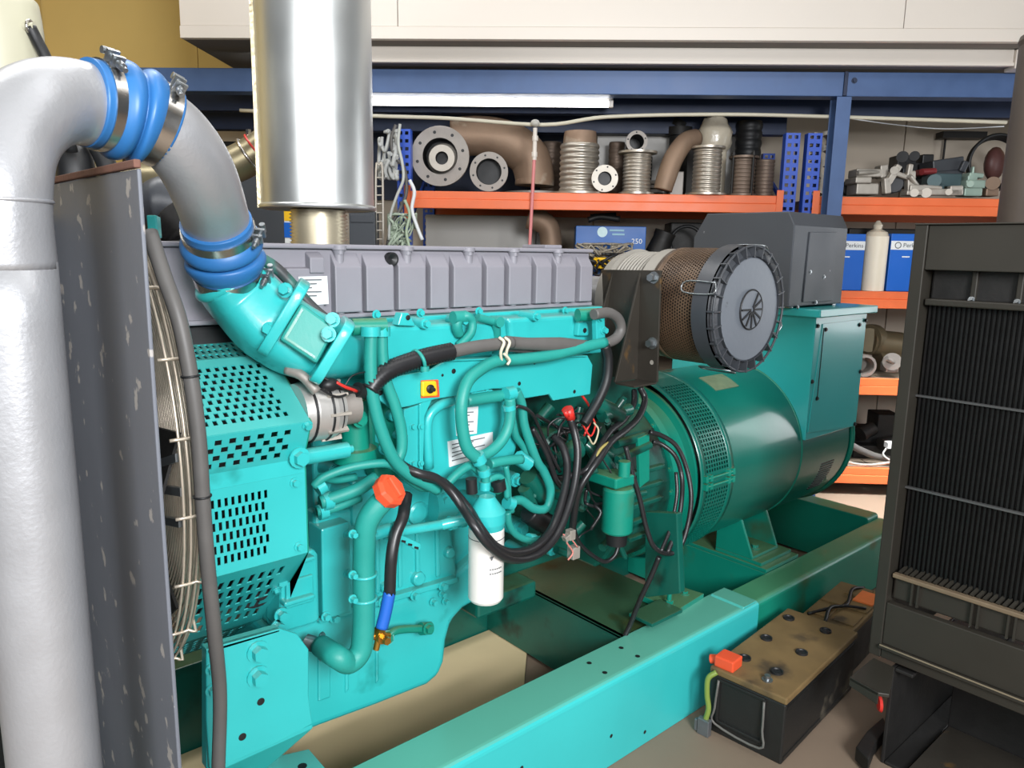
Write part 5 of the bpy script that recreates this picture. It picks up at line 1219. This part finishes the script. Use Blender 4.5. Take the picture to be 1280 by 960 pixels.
# curved tan pipe
m = MB(); P = [aD(828, 246, 5.2), aD(833, 222, 5.2), aD(842, 198, 5.21), aD(856, 178, 5.24), aD(870, 172, 5.3)]; P[0].z = ZT+.03
t = MB(); t.tube(P, [.062, .066, .066, .062, .058], 24, 8); tag(t.build('curved_pipe', CASTR), 'curved tan pipe leaning on the shelf between two pale bellows', 'pipe')
m = MB(); b_ = aD(847, 230, 5.3); m.wbox(WV.dot(b_)-.04, WV.dot(b_)+.05, 5.36, 5.46, ZT, aD(847, 213, 5.3).z); tag(m.build('grey_block', CAST, None, .006), 'small grey block between the curved pipe and pale bellows', 'metal block')
m = MB(); b_ = aD(812, 228, 5.5); 
for k in range(4): m.wbox(WV.dot(b_)-.06, WV.dot(b_)+.1, 5.44, 5.6, ZT+.03*k, ZT+.03*k+.024)
tag(m.build('plate_stack', CAST, None, .003), 'low stack of grey plates behind the curved tan pipe', 'metal plates')
# wrapped part
m = MB(); c = aD(893, 172, 5.5); m.ball(c, .13, 20, 14, (.95, .9, 1.15), .07); m.cyl(Vector((c.x, c.y, ZT)), c, .09); tag(m.build('wrapped_part', PLASTW), 'lumpy part in crinkled clear plastic wrap above the pale spool bellows', 'wrapped part')
# dark things at the back top
m = MB(); c = aD(849, 165, 5.85); m.cyl(Vector((c.x, c.y, ZT)), c+UP*.02, .07); m.cyl(c-UP*.03, c+UP*.03, .10); m.cyl(c+UP*.03-WV*.02, c+UP*.075, .07); tag(m.build('dark_valve', DARKI), 'dark stepped casting behind the curved tan pipe', 'valve')
# grey box at the back of the shelf
m = MB(); a_ = aD(747, 163, 5.95); b_ = aD(935, 165, 5.95); m.wbox(WV.dot(a_), WV.dot(b_), 5.95, 6.1, ZT, a_.z); tag(m.build('leaning_sheet', CARDG, None, .004), 'long grey panel leaning at the back of the upper shelf', 'panel')
# grey sheet under the shelf, left bay
m = MB(); a_, b_ = aD(532, 268, 5.85), aD(650, 300, 5.85); m.wbox(WV.dot(a_), WV.dot(b_)+.12, 5.85, 5.9, ZS[1], a_.z-.0); m.wbox(WV.dot(b_)+.122, WV.dot(b_)+.30, 5.88, 5.93, ZS[1], a_.z-.1); tag(m.build('sheet_panel', CARDG, None, .004), 'large pale grey sheet standing on the second shelf behind the valve cover', 'panel')
m = MB(); m.tube([aD(660, 272, 5.5), aD(677, 277, 5.5), aD(688, 294, 5.5), Vector((*aD(689, 330, 5.5).xy, ZS[1]+.001))], .078, 24, 8); tag(m.build('pipe_elbow', CASTR), 'tan pipe bend standing on the second shelf behind the red sprinkler tube', 'pipe')
# blue carton with a pale emblem
t = thing('blue_box', aD(762, 330, 5.35), 'blue carton with a round pale emblem behind the air filter', 'box')
a_, b_ = aD(720, 282, 5.3), aD(808, 284, 5.3)
m = MB(); m.wbox(WV.dot(a_), WV.dot(b_), 5.3, 5.65, ZS[1], a_.z); bx = m.build('carton', mat('deep_blue_carton', (24, 92, 168), .45, 0, .08, 6), t, .004)
m = MB(); c = aD(753, 290, 5.297); m.lathe(c, NV, [(0, 0), (.002, .035)], 24, False); m.build('emblem', mat('pale_emblem', (200, 226, 230), .5), bx)
text('250', aD(796, 302, 5.296), WV, UP, .05, LABEL, bx)
for k in range(2): 
    m = MB(); m.obox(aD(771+k*2, 288+k*5, 5.297), WV*(.05-.008*k), NV*.002, UP*.006); m.build('print_line', mat('pale_blue_print', (130, 180, 200), .5), bx)
rng = random.Random(3)
def wirepile(name, x0, x1, y0, y1, D, n, r, m_, label, cat='wires'):
    mm = MB()
    for k in range(n):
        P_ = []; x, y = rng.uniform(x0, x1), rng.uniform(y0, y1)
        for j in range(5): P_.append(aD(min(x1, max(x0, x)), min(y1, max(y0, y)), D+rng.uniform(-.03, .05))); x += rng.uniform(-.4, .4)*(x1-x0); y += rng.uniform(-.5, .5)*(y1-y0)
        mm.tube(P_, r*rng.uniform(.7, 1.4), 6, 5)
    o = mm.build(name, m_); tag(o, label, cat); o['kind'] = 'stuff'; return o
wirepile('wire_tangle', 722, 790, 305, 332, 5.2, 36, .007, mat('mixed_grey_wire', (150, 142, 128), .5, .1, .5, 20), 'tangle of grey wires in front of the blue carton')
wirepile('wire_tangle', 735, 785, 318, 345, 5.1, 20, .008, BLK, 'tangle of black wires in front of the blue carton')
wirepile('yellow_wires', 742, 770, 324, 334, 5.12, 16, .009, YEL, 'coil of yellow wires beside the valve cover end')
m = MB(); m.tube([aD(832, 290, 5.42), aD(828, 300, 5.42), aD(822, 316, 5.42), aD(818, 330, 5.42)], [.075, .07, .085, .09], 20, 6); tag(m.build('rubber_boot', DARKI), 'dark flared rubber boot right of the blue carton', 'rubber boot')
m = MB(); m.torus(aD(858, 303, 5.4), NV+WV*.3, .11, .012, 36, 8); tag(m.build('rubber_ring', BLK), 'thin black ring beside the dark grey cabinet', 'ring')
m = MB(); m.wbox(WV.dot(aD(838, 290, 5.6)), WV.dot(aD(950, 290, 5.6)), 5.6, 5.9, ZS[1], aD(850, 278, 5.6).z); tag(m.build('dark_crate', DARKI, None, .01), 'dark crate on the second shelf behind the black ring', 'crate')
m = MB(); m.tube([aD(735, 275, 5.4), aD(750, 271, 5.4), aD(775, 274, 5.4)], .02, 10, 6); m.tube([aD(738, 270, 5.45), aD(770, 268, 5.45)], .014, 10, raw=True); tag(m.build('metal_rod', DARKI), 'dark rods lying on top of the blue carton', 'rod')
# left rack upright: loom of cables hanging
m = MB()
loom = []
for k, (pts, r, mm_, lab) in enumerate(((((495, 156), (489, 175), (493, 195), (505, 210), (508, 240), (500, 262), (490, 280), (484, 308)), .012, GREYH, 'grey cable loop hanging over the left blue upright'),
      (((500, 155), (498, 180), (503, 205), (504, 225), (496, 245), (488, 270), (486, 300)), .010, mat('pale_grey_cable', (186, 190, 186), .5), 'pale cable hanging down the left blue upright'),
      (((512, 225), (518, 240), (515, 262), (522, 285), (528, 300)), .012, LABEL, 'white cable hanging beside the orange beam end'),
      (((506, 250), (512, 268), (508, 290), (512, 310)), .010, mat('sage_cable', (168, 186, 160), .5), 'sage green cable in the tangle on the left upright'))):
    q = MB(); q.tube([aD(x, y, 5.08-.03*k) for x, y in pts], r, 8, 6); tag(q.build('hanging_cable', mm_), lab, 'cable', 'cables hanging on the left rack upright')
wirepile('cable_tangle', 486, 520, 268, 308, 5.06, 26, .008, mat('sage_wire', (168, 182, 164), .5, 0, .3, 20), 'tangle of pale cables at the foot of the left upright')
wirepile('plug_tangle', 474, 496, 165, 222, 5.08, 18, .012, mat('white_grey_plug', (176, 178, 176), .5, 0, .3, 20), 'bundle of white grey plugs left of the blue upright')
# dark frame and grey box behind the silencer
t = thing('wire_rack', aD(474, 310, 4.95), 'thin pale wire rack beside the galvanised silencer', 'wire rack')
m = MB(); m.cut().tube([aD(470, 310, 4.95), aD(470, 212, 4.95), aD(474, 207, 4.95), aD(478, 212, 4.95), aD(479, 310, 4.95)], .008, 8, 4)
m.builds('wire_frame', CASTL, t)
m = MB(); 
for k in range(8): m.cut().cyl(aD(470.3, 222+k*11, 4.95), aD(478.6, 222+k*11, 4.95), .005)
m.builds('rung', CASTL, t)
m = MB(); a_, b_ = aD(436, 264, 4.9), aD(469, 310, 4.9); m.wbox(WV.dot(a_), WV.dot(b_), 4.9, 5.02, 0, a_.z); m.wbox(WV.dot(a_)+.01, WV.dot(b_)-.01, 4.893, 4.9, a_.z-.07, a_.z-.02); tag(m.build('grey_cabinet', DGREY, None, .004), 'grey cabinet standing right of the pale flexible bellows', 'cabinet')
t = thing('dark_cabinet', aD(330, 320, 4.6), 'dark blue grey cabinet behind the blue intake hose', 'cabinet')
a_, b_ = aD(262, 235, 4.4), aD(364, 320, 4.4)
m = MB(); m.wbox(WV.dot(a_), WV.dot(b_), 4.4, 4.8, 0, aD(300, 190, 4.4).z); dc = m.build('cabinet_body', DGREY, t, .006)
m = MB(); p0, p1 = aD(355, 263, 4.397), aD(365, 304, 4.397); m.wbox(WV.dot(p0), WV.dot(p1), 4.394, 4.399, p1.z, p0.z); lb = m.build('warning_label', LABEL, dc, label='blue and yellow label strip')
m = MB(); p0, p1 = aD(355, 263, 4.393), aD(365, 276, 4.393); m.wbox(WV.dot(p0), WV.dot(p1), 4.391, 4.394, p1.z, p0.z); m.build('yellow_band', YEL, lb)
m = MB(); p0, p1 = aD(355, 278, 4.393), aD(365, 297, 4.393); m.wbox(WV.dot(p0), WV.dot(p1), 4.391, 4.394, p1.z, p0.z); m.build('blue_band', BOXB, lb)
# shelf far left behind the pipe: dark storage
for k, (x0, x1, y0, D, lab) in enumerate(((150, 232, 170, 5.3, 'dark storage crate on the left behind the blue hose'), (240, 300, 176, 5.75, 'dark crate with a small black box, left of the silencer'))):
    a_, b_ = aD(x0, y0, D), aD(x1, y0, D); m = MB(); m.wbox(WV.dot(a_), WV.dot(b_), D, D+.4, 0, a_.z); tag(m.build('storage_crate', DARKI, None, .01), lab, 'crate', 'dark crates behind the blue hose')
# loose perforated uprights standing on the shelf ends: grey gear castings beside the post
t = thing('gasket_rack', aD(1031, 242, 5.4), 'stack of pale toothed castings between the blue uprights and the post', 'castings')
m = MB()
for k in range(4):
    c = aD(1033, 232-k*19, 5.4); m.cut().ringdisc(c, NV, .035, .06, .1, 24)
    for j in range(6): m.obox(c-WV*.075+UP*(j*.016-.04), WV*.02, NV*.04, UP*.004)
m.builds('casting_ring', CASTL, t)
# right bay, top shelf: alloy castings
Z3 = ZS[2]+.001
def y_of(b, c): return b[0][1] if b else c[0][1]
def rest(o, z):          # nothing sinks into the shelf it lies on
    lo = min(v.co.z for v in o.data.vertices)+o.location.z
    if lo < z: o.location.z += z-lo
    return o
def casting(name, boxes, cyls, m_, label, cat='casting', bev=.008):
    mm = MB()
    for (x, y, hx, hy, D, dd, rot) in boxes:
        c = aD(x, y, D); s_ = (c-CP).dot(CF)/FPX; a = math.radians(rot); ux = WV*math.cos(a)+UP*math.sin(a); uz = -WV*math.sin(a)+UP*math.cos(a)
        mm.obox(c+NV*dd/2, ux*hx*s_, NV*dd/2, uz*hy*s_)
    for (x0, y0, x1, y1, r, D) in cyls:
        a_, b_ = aD(x0, y0, D), aD(x1, y1, D+.04); s_ = (a_-CP).dot(CF)/FPX; mm.cyl(a_, b_, r*s_, n=18)
    return rest(tag(mm.build(name, m_, None, bev), label, cat), ZT if y_of(boxes, cyls) < 260 else (Z3 if y_of(boxes, cyls) < 480 else ZS[3]+.001))
casting('alloy_casting', [(1087, 216, 16, 5, 5.3, .15, 0), (1106, 214, 5, 8, 5.3, .1, 8), (1080, 225, 10, 4, 5.3, .2, 0), (1085, 236, 14, 7, 5.32, .18, 0)], [(1072, 216, 1102, 215, 3, 5.28)], CASTL, 'pale box shaped alloy casting nearest the blue post')
casting('rocker_arm', [(1118, 218, 4, 13, 5.22, .05, -28), (1128, 219, 12, 3, 5.22, .05, -18), (1110, 232, 4, 10, 5.22, .06, 10)], [(1118, 213, 1119, 213, 5, 5.21)], CASTL, 'pale angled alloy arm casting in the middle of the pile')
casting('black_pump', [(1118, 232, 8, 9, 5.32, .12, 15)], [(1118, 230, 1118.5, 230, 10, 5.29)], BLK2, 'black round pump below the pale angled arm')
casting('alloy_bracket', [(1140, 228, 5, 14, 5.22, .06, 6), (1148, 235, 10, 4, 5.2, .08, 0), (1138, 214, 3, 9, 5.22, .04, -4), (1146, 241, 12, 3, 5.2, .1, 0)], [(1143, 241, 1143, 241.5, 5, 5.19), (1137, 220, 1146, 232, 3, 5.2)], CASTL, 'pale upright alloy bracket at the beam joint')
casting('black_manifold', [(1134, 203, 12, 9, 5.68, .15, 0), (1160, 203, 7, 10, 5.68, .12, 0), (1147, 208, 18, 5, 5.68, .15, -8), (1140, 222, 12, 12, 5.68, .15, 0), (1160, 224, 10, 14, 5.68, .15, 0)], [(1128, 196, 1128.5, 196, 7, 5.66), (1143, 195, 1143.5, 195, 6, 5.66)], BLK, 'black lumpy manifold at the back of the pile')
casting('black_tray', [(1186, 206, 19, 8, 5.45, .2, 9), (1184, 216, 20, 3, 5.44, .2, 4), (1206, 208, 4, 7, 5.42, .1, -20)], [], BLK2, 'black tray part tilted at the back right of the pile', 'tray')
casting('teal_housing', [(1185, 225, 17, 8, 5.3, .18, 0), (1173, 233, 8, 5, 5.3, .18, 0)], [(1168, 226, 1168, 226.5, 8, 5.28)], mat('dark_teal_cast', (70, 92, 96), .45, .2, .2, 12), 'dark blue grey housing under the tilted black tray', 'housing')
casting('lever_arm', [(1180, 240, 24, 4, 5.2, .05, 1), (1196, 238, 8, 6, 5.2, .05, 2), (1166, 234, 12, 2.4, 5.2, .05, -4)], [(1158, 241, 1158, 241.5, 6, 5.19), (1186, 240, 1186, 240.5, 4, 5.185)], CASTL, 'long pale lever arm lying along the beam edge', 'lever')
casting('grey_green_valve', [(1220, 230, 12, 5, 5.24, .12, 0), (1217, 240, 11, 5, 5.24, .12, 0), (1221, 219, 9, 3, 5.26, .1, -4), (1217, 213, 1.4, 5, 5.26, .03, 0), (1216, 224, 6, 5, 5.26, .1, 0)], [(1213, 230, 1213, 230.5, 4, 5.22)], mat('pale_green_cast', (150, 172, 160), .45, .2, .15, 12), 'stacked pale green grey valve at the right of the pile', 'valve')
casting('red_hose_joint', [(1160, 215, 8, 4, 5.4, .1, 0)], [(1152, 215, 1168, 214, 4, 5.38)], mat('dark_red_part', (140, 50, 52), .5, .1, .2, 20), 'dark red joint in the middle of the casting pile', 'joint')
casting('brown_nut', [(1241, 240, 8, 5, 5.24, .1, 0)], [(1241, 229, 1241.5, 229, 8, 5.22)], mat('brown_cast', (132, 110, 92), .5, .3, .2, 14), 'brown round fitting at the right end of the top shelf', 'fitting')
casting('dark_gearbox', [(1064, 235, 9, 8, 5.56, .15, 0), (1075, 233, 10, 8, 5.62, .15, 0)], [(1060, 236, 1060.5, 236, 6, 5.53)], DARKI, 'dark low gearbox right beside the blue post', 'gearbox')
m = MB(); c = aD(1246, 203, 5.7)
for k in range(4): m.torus(c+NV*.02*k, NV, .19-.006*k, .012, 40, 8)
tag(m.build('cable_reel', BLK), 'black cable coil against the back wall behind the exhaust drum', 'cable coil')
m = MB(); m.ball(aD(1243, 205, 5.78), .12, sc=(1, .5, 1)); tag(m.build('maroon_drum', mat('maroon', (92, 58, 54), .5, 0, .2, 20)), 'dull maroon drum inside the black cable coil', 'drum')
# right bay, second shelf: blue cartons with white brand band, wrapped roll
def carton(x0, x1, y0, D, label, tx):
    a_, b_ = aD(x0, y0, D), aD(x1, y0, D); w0, w1 = WV.dot(a_), WV.dot(b_)
    t = thing('parts_carton', wd((w0+w1)/2, D+.12, ZS[1]), label, 'box', 'blue and white parts cartons')
    m = MB(); m.wbox(w0, w1, D, D+.25, ZS[1]+.001, a_.z); bx = m.build('carton', BOXB, t, .003)
    zt_, zb_ = aD(x0, y0+9, D).z, aD(x0, y0+20, D).z
    m = MB(); m.wbox(w0+.001, w1-.001, D-.002, D-.0005, zb_, zt_); band_ = m.build('white_band', LABEL, bx)
    text('Perkins', wd(tx if tx else (w0+w1)/2+.042, D-.003, (zb_+zt_)/2), WV, UP, .04, GREYT, band_)
    m = MB(); m.lathe(wd((tx if tx else (w0+w1)/2+.042)-.092, D-.0025, (zb_+zt_)/2), NV, [(0, .016), (.0005, .022)], 18, False); m.build('ring_mark', GREYT, band_)
    m = MB(); m.wbox(w0+.08, w0+.13, D-.0015, D-.0005, zb_-.05, zb_-.042); m.build('print_line', LABEL, bx)
carton(1040, 1083, 292, 5.2, 'blue and white parts carton left of the wrapped roll', None)
carton(1115, 1172, 292, 5.2, 'blue and white parts carton right of the wrapped roll', WV.dot(aD(1141, 300, 5.2)))
t = thing('wrapped_roll', aD(1096, 363, 5.25), 'cream roll in clear plastic between the two blue cartons', 'roll')
q = aD(1096, 300, 5.23); s_ = (q-CP).dot(CF)/FPX
m = MB(); m.lathe((q.x, q.y, ZS[1]+.001), UP, [(0, 13.6*s_), (aD(1096, 296, 5.26).z-ZS[1], 13.8*s_)], 32); m.build('roll', mat('cream_roll', (226, 216, 196), .45, 0, .05, 10, .2, 40), t)
m = MB(); b_ = aD(1096, 296, 5.26); m.lathe(b_+UP*.001, UP, [(0, 14.6*s_), (.03, 12*s_), (.05, 5*s_), (.075, 6*s_), (.105, 2*s_)], 14); m.build('plastic_twist', PLASTW, t)
m = MB(); a_ = aD(1062, 285, 5.5); m.wbox(WV.dot(a_), WV.dot(aD(1150, 285, 5.5)), 5.5, 5.8, ZS[1]+.001, a_.z); tag(m.build('dark_crate', DARKI, None, .01), 'dark crate behind the blue cartons', 'crate')
# third shelf
Z3 = ZS[2]+.001
m = MB(); c = aD(1082, 456, 5.2); R = .075; m.ringdisc(Vector((c.x, c.y, Z3+R)), NV, .058, R, .2, 36); m.lathe(Vector((c.x, c.y, Z3+R))+NV*.12, NV, [(0, 0), (.001, .06)], 24, False); tag(m.build('pipe_ring', CAST), 'pale open pipe ring lying beside the green terminal box', 'pipe')
casting('brown_cylinder', [], [(1086, 428, 1086.5, 428, 15, 5.48), (1086, 430, 1124, 434, 16, 5.52), (1084, 427, 1092, 427, 19, 5.51), (1096, 454, 1124, 454, 12, 5.5)], mat('olive_cast', (120, 108, 84), .45, .4, .2, 10), 'olive brown cylinder body on the third shelf', 'cylinder')
casting('small_turbine', [(1116, 460, 8, 6, 5.22, .1, 0)], [(1115, 452, 1115.5, 452, 11, 5.2), (1108, 448, 1122, 456, 3, 5.18)], CAST, 'rusty grey turbine housing right of the pale ring', 'turbine')
# lowest shelf: dark heap and hoses
casting('dark_machine', [(1080, 555, 22, 14, 5.5, .2, 0), (1110, 545, 14, 22, 5.5, .2, 0), (1095, 570, 28, 8, 5.4, .25, 0)], [(1075, 548, 1090, 540, 9, 5.4), (1100, 560, 1118, 556, 8, 5.36)], DARKI, 'dark machine parts on the lowest shelf', 'machine')
m = MB(); m.tube([aD(1060, 555, 5.25), aD(1075, 563, 5.25), aD(1095, 571, 5.25), aD(1120, 576, 5.25), aD(1140, 578, 5.25)], .024, 12, 6); rest(tag(m.build('dark_hose', GREYH), 'thick grey hose along the lowest shelf', 'hose'), ZS[3])
m = MB(); m.tube([aD(1056, 576, 5.16), aD(1070, 580, 5.16), aD(1090, 581, 5.16), aD(1120, 577, 5.16)], .010, 8, 6); tag(m.build('pale_hose', CASTL), 'thin pale hose sagging over the lowest orange beam', 'hose')
m = MB(); m.obox(aD(1113, 556, 5.2), WV*.03, NV*.03, UP*.02); m.tube([aD(1108, 560, 5.2), aD(1104, 568, 5.2), aD(1112, 575, 5.2)], .006, 6); tag(m.build('white_connector', LABEL), 'small white connector above the grey hose', 'connector')
# thin black cable along the conduit in the right bay
m = MB(); m.tube([aD(1062, 148, 5.32), aD(1120, 156, 5.32), aD(1180, 161, 5.32), aD(1255, 158, 5.32)], .004, 6, 6); tag(m.build('thin_cable', LABEL), 'thin pale cable sagging under the conduit in the right bay', 'cable')
m = MB(); m.wbox(WV.dot(aD(1180, 162, 6.2)), WV.dot(aD(1235, 162, 6.2)), 6.2, 6.32, aD(1200, 172, 6.2).z, aD(1200, 164, 6.2).z); m.tube([aD(1182, 172, 6.3), aD(1180, 190, 6.3), aD(1178, 206, 6.3)], .008, 6, 4); tag(m.build('junction_box', DARKI), 'dark wall box with a hanging wire above the castings', 'wall box')
# plywood board on the floor beside the sump
pb = [aZ(x, y, .012) for x, y in ((655, 858), (664, 752), (560, 740), (380, 1000), (640, 1000))]
m = MB(); A_ = pb[0]; Bv = (pb[1]-pb[0]); Bv.z = 0; e1 = Bv.normalized(); e2 = Vector((-e1.y, e1.x, 0))
BP = [A_-e1*.55, A_+e1*1.0, A_+e1*1.0+e2*1.15, A_-e1*.55+e2*1.15]
def clipY(P, y, keep):
    out = []
    for a, b in zip(P, P[1:]+P[:1]):
        ia, ib = (a.y-y)*keep >= 0, (b.y-y)*keep >= 0
        if ia: out.append(a)
        if ia != ib: out.append(a+(b-a)*((y-a.y)/(b.y-a.y)))
    return out
m.prism(clipY(clipY(BP, RY1+.006, 1), FY1-.006, -1), (0, 0, -.011)); tag(m.build('plywood_board', PLY, None, .002), 'pale stained plywood board lying on the floor inside the skid', 'board')
import numpy as np
F=939.64; YAW,PI_,RO=np.radians([48.927,10.185,-0.9945]); H=1.65
def R(yaw,pitch,roll):
    f=np.array([np.cos(yaw)*np.cos(pitch),np.sin(yaw)*np.cos(pitch),-np.sin(pitch)])
    r=np.array([np.sin(yaw),-np.cos(yaw),0]); d=np.cross(f,r)
    c,s=np.cos(roll),np.sin(roll)
    return np.array([c*r+s*d,-s*r+c*d,f])
M=R(YAW,PI_,RO); C=np.array([0,0,H])
def ray(x,y): return M.T@np.array([(x-640)/F,(y-480)/F,1.0])
def onp(x,y,ax,val):
    d=ray(x,y); t=(val-C[ax])/d[ax]; return np.round(C+t*d,3)
def Zp(x,y,z): return onp(x,y,2,z)
def Xp(x,y,v): return onp(x,y,0,v)
def Yp(x,y,v): return onp(x,y,1,v)
def dep(x,y,t): return np.round(C+t*ray(x,y),3)
def proj(P):
    q=M@(np.array(P)-C); return np.round([640+F*q[0]/q[2],480+F*q[1]/q[2]],1), round(q[2],3)
TW=np.radians(-43.7); W=np.array([np.cos(TW),np.sin(TW),0]); N=np.array([-np.sin(TW),np.cos(TW),0])
def Dp(x,y,D):
    d=ray(x,y); t=D/(N@d); return C+t*d
def wd(P): return np.round([W@P,N@P,P[2]],3)
